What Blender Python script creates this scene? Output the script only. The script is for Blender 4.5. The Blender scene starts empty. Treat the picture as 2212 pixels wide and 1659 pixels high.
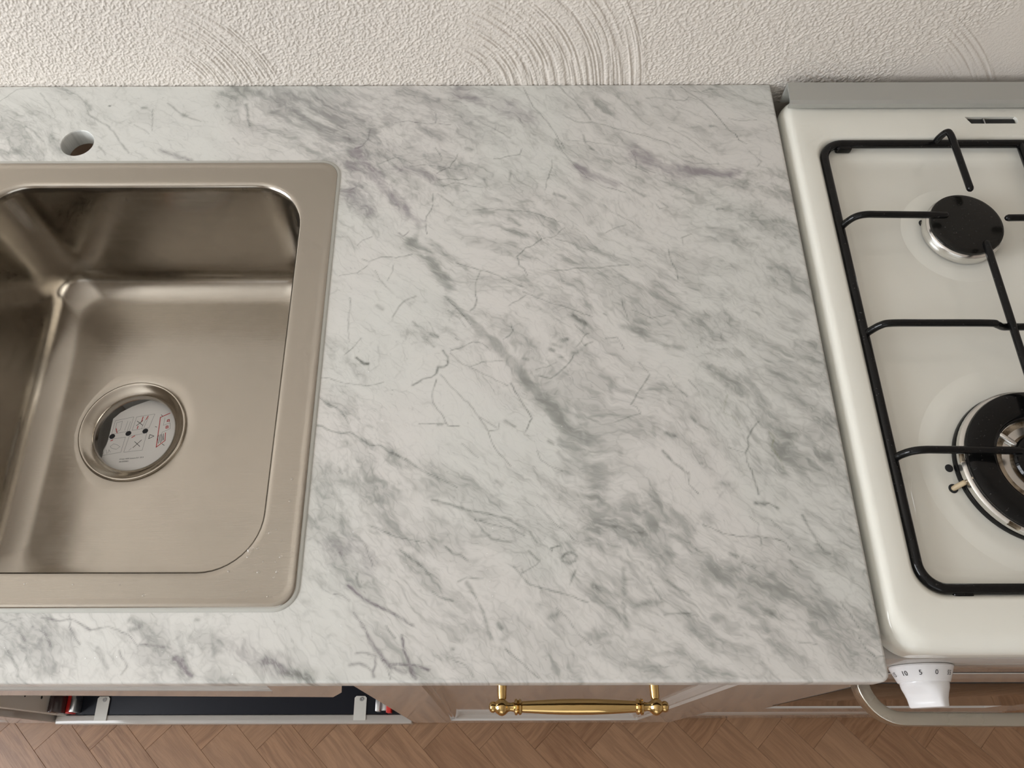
import bpy, bmesh, math, random
import numpy as np
from mathutils import Vector, Matrix
random.seed(7)
sc = bpy.context.scene
col = sc.collection
PI = math.pi
ZC = 0.90            # height of the worktop above the floor; geometry below is written relative to the worktop surface

# ------------------------------------------------------------------ camera
cam_d = bpy.data.cameras.new('camera'); cam = bpy.data.objects.new('camera', cam_d); col.objects.link(cam)
FPX, PITCH, YAW, ROLL = 1748.64, 1.12658, -0.00141, -0.00385
cam_d.sensor_fit = 'HORIZONTAL'; cam_d.sensor_width = 36.0; cam_d.lens = FPX / 2212 * 36.0
cam_d.shift_x = 42.9 / 2212; cam_d.shift_y = 3.0 / 2212
cam_d.clip_start = 0.01
fw = Vector((math.sin(YAW) * math.cos(PITCH), math.cos(YAW) * math.cos(PITCH), -math.sin(PITCH)))
rt = Vector((math.cos(YAW), -math.sin(YAW), 0)); up = rt.cross(fw)
r2 = rt * math.cos(ROLL) + up * math.sin(ROLL); u2 = up * math.cos(ROLL) - rt * math.sin(ROLL)
M = Matrix((r2, u2, -fw)).transposed().to_4x4(); M.translation = Vector((-0.31052, -0.68873, 0.67042 + ZC))
cam.matrix_world = M
sc.camera = cam

# ------------------------------------------------------------------ world, window light, added front fill, exposure
w = bpy.data.worlds.new('World'); sc.world = w; w.use_nodes = True
w.node_tree.nodes['Background'].inputs[0].default_value = (0.75, 0.86, 1.0, 1)
w.node_tree.nodes['Background'].inputs[1].default_value = 1.0
w.cycles.sampling_method = 'NONE'
def area(name, loc, rot, sx, sy, power, color):
    d = bpy.data.lights.new(name, 'AREA'); d.shape = 'RECTANGLE'; d.size = sx; d.size_y = sy
    d.energy = power; d.color = color
    o = bpy.data.objects.new(name, d); col.objects.link(o); o.location = loc; o.rotation_euler = rot
    return o
ROOM = dict(x0=-2.3, x1=2.3, y0=-3.1, y1=0.0, z1=2.5)
WIN1 = dict(y0=-1.80, y1=-0.35, z0=0.95, z1=2.2)      # window in the left wall
FILL_WIN = dict(x0=-1.6, x1=0.3, z0=0.9, z1=2.25)         # unseen window added behind the camera for fill light
area('daylight_left', (ROOM['x0'] - 0.06, (WIN1['y0'] + WIN1['y1']) / 2, (WIN1['z0'] + WIN1['z1']) / 2), (0, -PI / 2, 0), WIN1['z1'] - WIN1['z0'], WIN1['y1'] - WIN1['y0'], 76, (0.93, 0.96, 1.0))
area('front_fill', ((FILL_WIN['x0'] + FILL_WIN['x1']) / 2, ROOM['y0'] - 0.06, (FILL_WIN['z0'] + FILL_WIN['z1']) / 2), (PI / 2, 0, 0), FILL_WIN['x1'] - FILL_WIN['x0'], FILL_WIN['z1'] - FILL_WIN['z0'], 10, (1.0, 0.97, 0.91))  # added fill from the front, lifts the general light
sc.view_settings.view_transform = 'Standard'; sc.view_settings.look = 'None'
sc.view_settings.gamma = 1.0; sc.view_settings.use_curve_mapping = False
sc.view_settings.exposure = -0.36
sc.cycles.use_denoising = True
sc.cycles.max_bounces = 6; sc.cycles.diffuse_bounces = 4; sc.cycles.glossy_bounces = 4; sc.cycles.transmission_bounces = 4
sc.cycles.adaptive_threshold = 0.07; sc.cycles.adaptive_min_samples = 10; sc.cycles.use_light_tree = False
sc.cycles.caustics_reflective = False; sc.cycles.caustics_refractive = False

# ------------------------------------------------------------------ helpers
BASE = {}
def link(o):
    col.objects.link(o); return o
def thing(name, base, label, cat, group=None):
    o = link(bpy.data.objects.new(name, None)); o.empty_display_size = 0.02
    o.location = (base[0], base[1], base[2] + ZC); BASE[o] = Vector(base)
    tag(o, label, cat, group); return o
def tag(o, label=None, cat=None, group=None, kind=None):
    if label: o['label'] = label
    if cat: o['category'] = cat
    if group: o['group'] = group
    if kind: o['kind'] = kind
    return o
def mk(name, verts, faces, mat, parent=None, smooth=False, label=None, base=None):
    V = np.asarray(verts, dtype=np.float64).reshape(-1, 3)
    if parent is not None:
        b = BASE[parent]
    else:
        b = Vector(base) if base is not None else Vector(((V[:, 0].min() + V[:, 0].max()) / 2, (V[:, 1].min() + V[:, 1].max()) / 2, V[:, 2].min()))
    V = V - np.array(b)
    me = bpy.data.meshes.new(name)
    me.from_pydata(V.tolist(), [], [list(f) for f in faces])
    me.validate(); me.update()
    o = link(bpy.data.objects.new(name, me))
    if parent is not None: o.parent = parent
    else: o.location = (b[0], b[1], b[2] + ZC)
    BASE[o] = b
    if mat is not None: me.materials.append(mat)
    if smooth:
        me.polygons.foreach_set('use_smooth', [True] * len(me.polygons))
        try: me.set_sharp_from_angle(angle=math.radians(smooth if smooth is not True else 40))
        except Exception: pass
    if label: o['label'] = label
    return o
def bm_data(bm):
    bm.verts.ensure_lookup_table(); bm.verts.index_update()
    V = [tuple(v.co) for v in bm.verts]; F = [[v.index for v in f.verts] for f in bm.faces]
    bm.free(); return V, F
def join(*parts):
    V = []; F = []
    for v, f in parts:
        k = len(V); V += list(map(tuple, v)); F += [[i + k for i in g] for g in f]
    return V, F
def boxd(x0, x1, y0, y1, z0, z1, bev=0.0, seg=2):
    bm = bmesh.new(); bmesh.ops.create_cube(bm, size=1)
    for v in bm.verts:
        v.co = Vector(((x0 + x1) / 2 + v.co.x * (x1 - x0), (y0 + y1) / 2 + v.co.y * (y1 - y0), (z0 + z1) / 2 + v.co.z * (z1 - z0)))
    if bev > 0: bmesh.ops.bevel(bm, geom=bm.edges[:], offset=bev, segments=seg, profile=0.5, affect='EDGES')
    bmesh.ops.recalc_face_normals(bm, faces=bm.faces)
    return bm_data(bm)
def box(name, x0, x1, y0, y1, z0, z1, mat, parent=None, bev=0.001, label=None, **k):
    v, f = boxd(x0, x1, y0, y1, z0, z1, bev)
    return mk(name, v, f, mat, parent, smooth=35, label=label, **k)
def loft(loops, cap0=False, cap1=False, closed=True):
    n = len(loops[0]); V = [tuple(p) for L in loops for p in L]; F = []
    for i in range(len(loops) - 1):
        a = i * n; b = a + n
        for j in range(n if closed else n - 1):
            k = (j + 1) % n
            F.append((a + j, a + k, b + k, b + j))
    if cap0: F.append(tuple(range(n - 1, -1, -1)))
    if cap1: F.append(tuple(range((len(loops) - 1) * n, len(loops) * n)))
    return V, F
def rr(x0, x1, y0, y1, r, z, n=10, side=0):
    P = []
    for cx, cy, a0 in ((x1 - r, y1 - r, 0), (x0 + r, y1 - r, PI / 2), (x0 + r, y0 + r, PI), (x1 - r, y0 + r, 1.5 * PI)):
        for i in range(n + 1):
            a = a0 + PI / 2 * i / n
            P.append((cx + r * math.cos(a), cy + r * math.sin(a), z))
    if not side: return P
    Q = []
    for i, p in enumerate(P):
        Q.append(p)
        if i % (n + 1) == n:
            q = P[(i + 1) % len(P)]
            for k in range(1, side + 1): Q.append((p[0] + (q[0] - p[0]) * k / (side + 1), p[1] + (q[1] - p[1]) * k / (side + 1), z))
    return Q
def circ_like(loop, cx, cy, r, z):
    """circle with one point per point of a loop, at the same angles round (cx,cy)"""
    P = []
    for p in loop:
        a = math.atan2(p[1] - cy, p[0] - cx); P.append((cx + r * math.cos(a), cy + r * math.sin(a), z))
    return P
def lathe(profile, c, n=48, axis='z', cap0=False, cap1=False):
    loops = []
    for r, h in profile:
        L = []
        for i in range(n):
            a = 2 * PI * i / n
            if axis == 'z': L.append((c[0] + r * math.cos(a), c[1] + r * math.sin(a), c[2] + h))
            elif axis == 'y': L.append((c[0] + r * math.cos(a), c[1] - h, c[2] + r * math.sin(a)))
            else: L.append((c[0] + h, c[1] + r * math.cos(a), c[2] + r * math.sin(a)))
        loops.append(L)
    return loft(loops, cap0, cap1)
def smooth_path(pts, n=6):
    P = [Vector(p) for p in pts]; out = []
    for i in range(len(P) - 1):
        p0 = P[max(i - 1, 0)]; p1 = P[i]; p2 = P[i + 1]; p3 = P[min(i + 2, len(P) - 1)]
        for k in range(n):
            t = k / n
            out.append(0.5 * ((2 * p1) + (p2 - p0) * t + (2 * p0 - 5 * p1 + 4 * p2 - p3) * t * t + (3 * p1 - p0 - 3 * p2 + p3) * t ** 3))
    out.append(P[-1]); return out
def tube(path, r, closed=False, seg=12, sect=None, upv=(0, 0, 1), ends=True):
    P = [Vector(p) for p in path]; n = len(P); loops = []
    for i, p in enumerate(P):
        if closed: t = P[(i + 1) % n] - P[i - 1]
        else: t = P[min(i + 1, n - 1)] - P[max(i - 1, 0)]
        t.normalize(); a = t.cross(Vector(upv))
        if a.length < 1e-4: a = t.cross(Vector((0, 1, 0)))
        a.normalize(); b = a.cross(t)
        if sect: loops.append([tuple(p + a * s[0] + b * s[1]) for s in sect])
        else: loops.append([tuple(p + (a * math.cos(2 * PI * j / seg) + b * math.sin(2 * PI * j / seg)) * r) for j in range(seg)])
    if closed: loops.append(loops[0])
    elif ends and not sect:
        def cap(L, p, d):
            c = Vector(p); res = []
            for k, (s, o) in enumerate(((0.75, 0.6), (0.3, 0.95))):
                res.append([tuple(c + (Vector(q) - c) * s + d * r * o) for q in L])
            return res
        t0 = (P[0] - P[1]).normalized(); t1 = (P[-1] - P[-2]).normalized()
        c0 = cap(loops[0], P[0], t0); c1 = cap(loops[-1], P[-1], t1)
        loops = [c0[1], c0[0]] + loops + c1
    return loft(loops, not closed, not closed)
def poly_extrude(pts, axis, a, b):
    """closed polygon (u,v) extruded along an axis from a to b"""
    def P(u, v, w): return {'x': (w, u, v), 'y': (u, w, v), 'z': (u, v, w)}[axis]
    n = len(pts); V = [P(u, v, a) for u, v in pts] + [P(u, v, b) for u, v in pts]
    F = [(i, (i + 1) % n, n + (i + 1) % n, n + i) for i in range(n)] + [tuple(range(n - 1, -1, -1)), tuple(range(n, 2 * n))]
    bm = bmesh.new(); vs = [bm.verts.new(v) for v in V]
    for f in F: bm.faces.new([vs[i] for i in f])
    bmesh.ops.recalc_face_normals(bm, faces=bm.faces)
    return bm_data(bm)
def text_data(s, size):
    cu = bpy.data.curves.new('t', 'FONT'); cu.body = s; cu.size = size; cu.align_x = 'CENTER'; cu.align_y = 'CENTER'; cu.resolution_u = 3
    o = bpy.data.objects.new('t', cu); col.objects.link(o)
    dg = bpy.context.evaluated_depsgraph_get(); me = bpy.data.meshes.new_from_object(o.evaluated_get(dg))
    V = [tuple(v.co) for v in me.vertices]; F = [list(p.vertices) for p in me.polygons]
    bpy.data.objects.remove(o); bpy.data.curves.remove(cu); bpy.data.meshes.remove(me)
    return V, F
def xform(d, origin, ax, ay, az=(0, 0, 0)):
    O = Vector(origin); X = Vector(ax); Y = Vector(ay); Z = Vector(az)
    return [tuple(O + X * v[0] + Y * v[1] + Z * v[2]) for v in d[0]], d[1]
def ribbon(pts, wd, z):
    """flat printed line of width wd through 2-D points"""
    V = []; F = []
    for (x0, y0), (x1, y1) in zip(pts[:-1], pts[1:]):
        d = Vector((x1 - x0, y1 - y0)); L = d.length
        if L < 1e-7: continue
        d /= L; n = Vector((-d.y, d.x)) * wd / 2; e = d * wd * 0.4; k = len(V)
        V += [(x0 - e.x + n.x, y0 - e.y + n.y, z), (x0 - e.x - n.x, y0 - e.y - n.y, z), (x1 + e.x - n.x, y1 + e.y - n.y, z), (x1 + e.x + n.x, y1 + e.y + n.y, z)]
        F.append((k, k + 1, k + 2, k + 3))
    return V, F

# ------------------------------------------------------------------ materials
def newmat(name):
    m = bpy.data.materials.new(name); m.use_nodes = True
    return m, m.node_tree, m.node_tree.nodes['Principled BSDF']
def pm(name, color, rough=0.5, metal=0.0, spec=0.5, coat=0.0):
    m, nt, b = newmat(name)
    b.inputs['Base Color'].default_value = (*color, 1); b.inputs['Roughness'].default_value = rough
    b.inputs['Metallic'].default_value = metal; b.inputs['Specular IOR Level'].default_value = spec
    b.inputs['Coat Weight'].default_value = coat
    return m
class NT:
    def __init__(s, nt): s.nt = nt
    def n(s, typ, **kw):
        x = s.nt.nodes.new(typ)
        for k, v in kw.items():
            if k == 'ins':
                for a, b in v.items():
                    if isinstance(b, bpy.types.NodeSocket): s.nt.links.new(b, x.inputs[a])
                    else: x.inputs[a].default_value = b
            else: setattr(x, k, v)
        return x
    def math(s, op, a, b=None, c=None, clamp=False):
        ins = {0: a}
        if b is not None: ins[1] = b
        if c is not None: ins[2] = c
        return s.n('ShaderNodeMath', operation=op, use_clamp=clamp, ins=ins).outputs[0]
    def vmath(s, op, a, b=None, scale=None):
        ins = {0: a}
        if b is not None: ins[1] = b
        x = s.n('ShaderNodeVectorMath', operation=op, ins=ins)
        if scale is not None: x.inputs['Scale'].default_value = scale
        return x.outputs[0]
    def noise(s, vec, scale, detail=4, rough=0.55, dist=0.0, color=False):
        x = s.n('ShaderNodeTexNoise', ins={'Vector': vec, 'Scale': scale, 'Detail': detail, 'Roughness': rough, 'Distortion': dist})
        return x.outputs['Color' if color else 'Fac']
    def ramp(s, v, a, b, c=0.0, d=1.0, smooth=True):
        x = s.n('ShaderNodeMapRange', interpolation_type='SMOOTHSTEP' if smooth else 'LINEAR', ins={0: v, 1: a, 2: b, 3: c, 4: d})
        return x.outputs[0]
    def mix(s, f, a, b):
        x = s.n('ShaderNodeMix', data_type='RGBA')
        for i, v in ((0, f), (6, a), (7, b)):
            if isinstance(v, bpy.types.NodeSocket): s.nt.links.new(v, x.inputs[i])
            else: x.inputs[i].default_value = v if i == 0 else (*v, 1)
        return x.outputs[2]
    def bump(s, h, dist, strength=1.0):
        return s.n('ShaderNodeBump', ins={'Height': h, 'Distance': dist, 'Strength': strength}).outputs[0]

def marble_mat():
    m, nt, b = newmat('carrara_marble'); N = NT(nt)
    att = lambda a, o='Fac': N.n('ShaderNodeAttribute', attribute_name=a).outputs[o]
    vein, band, pur, grn, haze, tint, strk = att('vein'), att('band'), att('purple'), att('green'), att('haze'), att('tint'), att('streak')
    mp = att('flow', 'Vector')
    n1 = N.noise(mp, 42, 3, 0.6)
    n2 = N.noise(mp, 130, 3, 0.6)
    def edges(scale):
        return N.n('ShaderNodeTexVoronoi', feature='DISTANCE_TO_EDGE', ins={'Vector': mp, 'Scale': scale, 'Randomness': 1.0}).outputs['Distance']
    dens = N.math('ADD', band, haze, clamp=True)
    def line(e, a0, a1):
        return N.n('ShaderNodeMapRange', interpolation_type='SMOOTHSTEP', ins={0: e, 1: 0.0, 2: N.math('MULTIPLY_ADD', dens, a1, a0), 3: 1.0, 4: 0.0}).outputs[0]
    l1 = N.math('MULTIPLY', line(edges(36.0), 0.06, 0.16), N.ramp(n1, 0.40, 0.60))
    l2 = N.math('MULTIPLY', line(edges(78.0), 0.08, 0.18), N.ramp(n2, 0.34, 0.56))
    th = N.math('SUBTRACT', 0.58, N.math('MULTIPLY', dens, 0.16))
    cl = N.n('ShaderNodeMapRange', interpolation_type='SMOOTHSTEP', ins={0: n1, 1: th, 2: N.math('ADD', th, 0.16), 3: 0.0, 4: 1.0}).outputs[0]
    amt = N.math('MULTIPLY_ADD', dens, 0.20, 0.02)
    amt = N.math('ADD', amt, N.math('MULTIPLY', cl, N.math('MULTIPLY_ADD', dens, 0.42, 0.10)))
    amt = N.math('ADD', amt, N.math('MULTIPLY', l1, N.math('MULTIPLY_ADD', dens, 0.42, 0.17)))
    amt = N.math('ADD', amt, N.math('MULTIPLY', l2, N.math('MULTIPLY_ADD', dens, 0.38, 0.06)))
    amt = N.math('ADD', amt, N.math('MULTIPLY', N.ramp(n2, 0.62, 0.72), N.math('MULTIPLY_ADD', dens, 0.30, 0.24)))
    amt = N.math('ADD', N.math('MULTIPLY', amt, N.math('MULTIPLY_ADD', strk, 0.6, 0.6)), N.math('MULTIPLY', strk, N.math('MULTIPLY_ADD', dens, 0.38, 0.03)))
    amt = N.math('ADD', amt, N.ramp(band, 0.50, 0.95, 0.0, 0.42))
    vn = N.math('MULTIPLY', vein, N.ramp(n2, 0.30, 0.60, 0.8, 1.35))
    amt = N.math('SUBTRACT', 1.0, N.math('EXPONENT', N.math('MULTIPLY', amt, -1.1)))
    amt = N.math('MINIMUM', N.math('ADD', amt, N.math('MULTIPLY', vn, N.math('MULTIPLY_ADD', amt, -0.5, 1.0))), 1.35)
    base = N.mix(tint, (0.705, 0.708, 0.672), (0.722, 0.706, 0.674))
    grey = N.mix(pur, (0.266, 0.274, 0.253), (0.278, 0.254, 0.266))
    grey = N.mix(grn, grey, (0.36, 0.37, 0.28))
    c = N.mix(N.math('MINIMUM', amt, 1.0), base, grey)
    c = N.mix(N.math('SUBTRACT', amt, 1.0, clamp=True), c, (0.03, 0.03, 0.03))
    nt.links.new(c, b.inputs['Base Color'])
    b.inputs['Roughness'].default_value = 0.24; b.inputs['Specular IOR Level'].default_value = 0.5
    return m
def plaster_mat(name, scale, dist):
    m, nt, b = newmat(name); N = NT(nt)
    P = N.n('ShaderNodeTexCoord').outputs['Object']
    b.inputs['Base Color'].default_value = (0.76, 0.705, 0.64, 1); b.inputs['Roughness'].default_value = 0.85; b.inputs['Specular IOR Level'].default_value = 0.2
    nt.links.new(N.bump(N.noise(P, scale, 2), dist, 0.6), b.inputs['Normal'])
    return m
def steel_mat(name, rough=0.20, color=(0.42, 0.385, 0.335), aniso=0.0):
    m, nt, b = newmat(name); N = NT(nt)
    P = N.n('ShaderNodeTexCoord').outputs['Object']
    mp = N.n('ShaderNodeMapping', ins={'Vector': P, 'Scale': (6.0, 420.0, 60.0)}).outputs[0]
    br = N.noise(mp, 3.0, 3, 0.6)
    sm = N.noise(P, 22, 3)
    nt.links.new(N.math('ADD', N.math('MULTIPLY', N.math('SUBTRACT', br, 0.5), 0.10), N.ramp(sm, 0.3, 0.7, rough - 0.02, rough + 0.05)), b.inputs['Roughness'])
    nt.links.new(N.bump(br, 0.00006, 0.5), b.inputs['Normal'])
    nt.links.new(N.mix(N.ramp(sm, 0.5, 0.8, 0.0, 0.5), color, tuple(c * 0.92 for c in color)), b.inputs['Base Color'])
    b.inputs['Metallic'].default_value = 1.0
    b.inputs['Anisotropic'].default_value = aniso
    return m
def wood_mat(name, rnd=True):
    m, nt, b = newmat(name); N = NT(nt)
    P = N.n('ShaderNodeTexCoord').outputs['Object']
    if rnd:
        R = N.n('ShaderNodeObjectInfo').outputs['Random']
        P = N.vmath('ADD', P, N.n('ShaderNodeCombineXYZ', ins={0: N.math('MULTIPLY', R, 37.0), 1: N.math('MULTIPLY', R, 11.0), 2: N.math('MULTIPLY', R, 5.0)}).outputs[0])
    wv = N.noise(P, 5, 2, color=True)
    Pw = N.vmath('ADD', P, N.vmath('SCALE', N.vmath('SUBTRACT', wv, (0.5, 0.5, 0.5)), scale=0.05))
    mp = N.n('ShaderNodeMapping', ins={'Vector': Pw, 'Scale': (2.2, 34.0, 20.0)}).outputs[0]
    g = N.noise(mp, 4.0, 5, 0.62)
    mp2 = N.n('ShaderNodeMapping', ins={'Vector': P, 'Scale': (14.0, 420.0, 60.0)}).outputs[0]
    g2 = N.noise(mp2, 2.0, 3, 0.6)
    c = N.mix(N.ramp(g, 0.34, 0.68), (0.36, 0.200, 0.108), (0.215, 0.110, 0.055))
    c = N.mix(N.ramp(g2, 0.5, 0.72, 0, 0.45), c, (0.145, 0.069, 0.032))
    if rnd:
        c = N.mix(N.math('MULTIPLY', R, 0.35), c, (0.235, 0.122, 0.062))
        c = N.mix(N.ramp(N.math('FRACT', N.math('MULTIPLY', R, 7.31)), 0.0, 1.0, 0.0, 0.35), c, (0.41, 0.255, 0.155))
    nt.links.new(c, b.inputs['Base Color'])
    b.inputs['Roughness'].default_value = 0.36
    nt.links.new(N.bump(g2, 0.0002, 0.4), b.inputs['Normal'])
    return m
def enamel_mat(name, color, rough, wav=0.15):
    m, nt, b = newmat(name); N = NT(nt)
    P = N.n('ShaderNodeTexCoord').outputs['Object']
    nt.links.new(N.mix(N.ramp(N.noise(P, 6, 3), 0.4, 0.7, 0, 0.6), color, tuple(c * 0.95 for c in color)), b.inputs['Base Color'])
    b.inputs['Roughness'].default_value = rough
    if wav: nt.links.new(N.bump(N.noise(P, 90, 2), 0.0002, wav), b.inputs['Normal'])
    return m
def metal_mat(name, color, rough, stretch=(300, 4, 4)):
    m, nt, b = newmat(name); N = NT(nt)
    P = N.n('ShaderNodeTexCoord').outputs['Object']
    mp = N.n('ShaderNodeMapping', ins={'Vector': P, 'Scale': stretch}).outputs[0]
    g = N.noise(mp, 3.0, 3)
    nt.links.new(N.ramp(g, 0.3, 0.7, rough * 0.85, rough * 1.2), b.inputs['Roughness'])
    b.inputs['Base Color'].default_value = (*color, 1); b.inputs['Metallic'].default_value = 1.0
    return m
def black_mat(name, color, rough):
    m, nt, b = newmat(name); N = NT(nt)
    P = N.n('ShaderNodeTexCoord').outputs['Object']
    nt.links.new(N.mix(N.ramp(N.noise(P, 400, 2), 0.66, 0.74, 0, 0.5), color, (0.09, 0.085, 0.08)), b.inputs['Base Color'])
    nt.links.new(N.ramp(N.noise(P, 40, 3), 0.3, 0.7, rough * 0.8, rough * 1.3), b.inputs['Roughness'])
    b.inputs['Specular IOR Level'].default_value = 0.3
    return m
def stained_mat():
    m, nt, b = newmat('heat_stained_metal'); N = NT(nt)
    P = N.n('ShaderNodeTexCoord').outputs['Object']
    nt.links.new(N.mix(N.ramp(N.noise(P, 60, 4), 0.4, 0.62), (0.10, 0.07, 0.04), (0.55, 0.47, 0.36)), b.inputs['Base Color'])
    b.inputs['Metallic'].default_value = 0.7; b.inputs['Roughness'].default_value = 0.35
    return m
def water_mat():
    m, nt, b = newmat('water'); N = NT(nt)
    tr = N.n('ShaderNodeBsdfTransparent'); gl = N.n('ShaderNodeBsdfGlossy', ins={'Roughness': 0.03})
    lw = N.n('ShaderNodeLayerWeight', ins={'Blend': 0.5}).outputs['Facing']
    fr = N.math('MULTIPLY_ADD', N.math('POWER', lw, 4.0), 0.22, 0.08)
    mx = N.n('ShaderNodeMixShader', ins={0: fr, 1: tr.outputs[0], 2: gl.outputs[0]})
    nt.links.new(mx.outputs[0], nt.nodes['Material Output'].inputs['Surface']); nt.nodes.remove(b)
    return m
M_marble = marble_mat()
M_wall = plaster_mat('textured_plaster', 700, 0.0006); M_wall2 = plaster_mat('painted_plaster', 180, 0.002); M_ceil = pm('white_ceiling_paint', (0.84, 0.81, 0.76), 0.9)
M_steel = steel_mat('brushed_steel')
M_flange = steel_mat('drain_steel', 0.16, (0.50, 0.46, 0.40))
M_wood = wood_mat('oak_parquet'); M_wood2 = wood_mat('oak_subfloor', False)
M_enamel = enamel_mat('white_enamel', (0.87, 0.862, 0.785), 0.09)
M_lacq = enamel_mat('white_lacquer', (0.46, 0.43, 0.395), 0.06, 0.0)  # white lacquer, base darkened to stand in for the shadow over the fronts
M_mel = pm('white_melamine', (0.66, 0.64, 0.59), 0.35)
M_plastic = pm('white_plastic', (0.80, 0.79, 0.79), 0.22)
M_black = black_mat('black_enamel', (0.005, 0.005, 0.005), 0.12)
M_cap = black_mat('black_burner_cap', (0.009, 0.0085, 0.007), 0.22)
M_chrome = metal_mat('aluminium', (0.80, 0.79, 0.76), 0.22, (3, 3, 200))
M_stain = stained_mat()
M_dark = pm('dark_charcoal_board', (0.007, 0.008, 0.013), 0.5, 0.0, 0.2)
M_dim = pm('gap_shade', (0.02, 0.02, 0.02), 0.8)  # near-black fill that paints the shade inside gaps, slots and holes
M_brass = pm('polished_brass', (0.62, 0.43, 0.18), 0.06, 1.0)
M_bar = metal_mat('brushed_nickel', (0.62, 0.60, 0.53), 0.28, (4, 4, 260))
M_rail = pm('grey_painted_rail', (0.46, 0.46, 0.43), 0.30, 0.35)
M_glass = pm('dark_oven_glass', (0.015, 0.012, 0.010), 0.03, 0.0, 0.9)
M_red = pm('red_plastic', (0.62, 0.02, 0.015), 0.35)
M_zinc = metal_mat('zinc_plated', (0.62, 0.63, 0.64), 0.3)
M_smoke = pm('smoky_plastic', (0.06, 0.04, 0.04), 0.15)
M_paper = pm('leaflet_paper', (0.93, 0.91, 0.87), 0.7)
M_inkk = pm('ink_black', (0.015, 0.015, 0.018), 0.6); M_inkg = pm('ink_grey', (0.26, 0.25, 0.25), 0.6); M_inkr = pm('ink_red', (0.62, 0.06, 0.06), 0.6)
M_seal = pm('clear_seal', (0.50, 0.50, 0.46), 0.3)
M_water = water_mat()
M_frame = pm('window_paint', (0.8, 0.8, 0.78), 0.4)
M_ceramic = pm('igniter_ceramic', (0.55, 0.44, 0.28), 0.4)
# ------------------------------------------------------------------ room shell (coordinates relative to the worktop surface)
def vnoise(x, y, s, seed):
    """smooth value noise"""
    rs = np.random.RandomState(seed); G = rs.rand(256, 256)
    u = x * s + 50.3; v = y * s + 71.7
    i = np.floor(u).astype(int); j = np.floor(v).astype(int); fu = u - i; fv = v - j
    fu = fu * fu * (3 - 2 * fu); fv = fv * fv * (3 - 2 * fv)
    g = lambda a, b: G[a % 256, b % 256]
    return (g(i, j) * (1 - fu) + g(i + 1, j) * fu) * (1 - fv) + (g(i, j + 1) * (1 - fu) + g(i + 1, j + 1) * fu) * fv
def fbm(x, y, s, octv, seed, rough=0.55):
    t = 0; a = 1.0; w_ = 0
    for k in range(octv):
        t = t + a * vnoise(x, y, s * 2.03 ** k, seed + k * 13); w_ += a; a *= rough
    return t / w_
def sstep(v, a, b):
    t = np.clip((v - a) / (b - a), 0, 1); return t * t * (3 - 2 * t)
def grid_mesh(name, Vall, F, mat, ang):
    me = bpy.data.meshes.new(name); nF = len(F); cnts = np.array([len(f) for f in F], dtype=np.int32); tot = int(cnts.sum())
    me.vertices.add(len(Vall)); me.vertices.foreach_set('co', Vall.astype(np.float32).ravel())
    me.loops.add(tot); me.polygons.add(nF)
    flat = np.fromiter((i for f in F for i in f), dtype=np.int32, count=tot)
    starts = np.zeros(nF, dtype=np.int32); starts[1:] = np.cumsum(cnts)[:-1]
    me.loops.foreach_set('vertex_index', flat); me.polygons.foreach_set('loop_start', starts)
    me.update(calc_edges=True); me.validate()
    me.polygons.foreach_set('use_smooth', [True] * len(me.polygons))
    if ang < 180: me.set_sharp_from_angle(angle=math.radians(ang))
    me.materials.append(mat)
    o = link(bpy.data.objects.new(name, me)); o.location = (0, 0, ZC)
    return o
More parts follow.
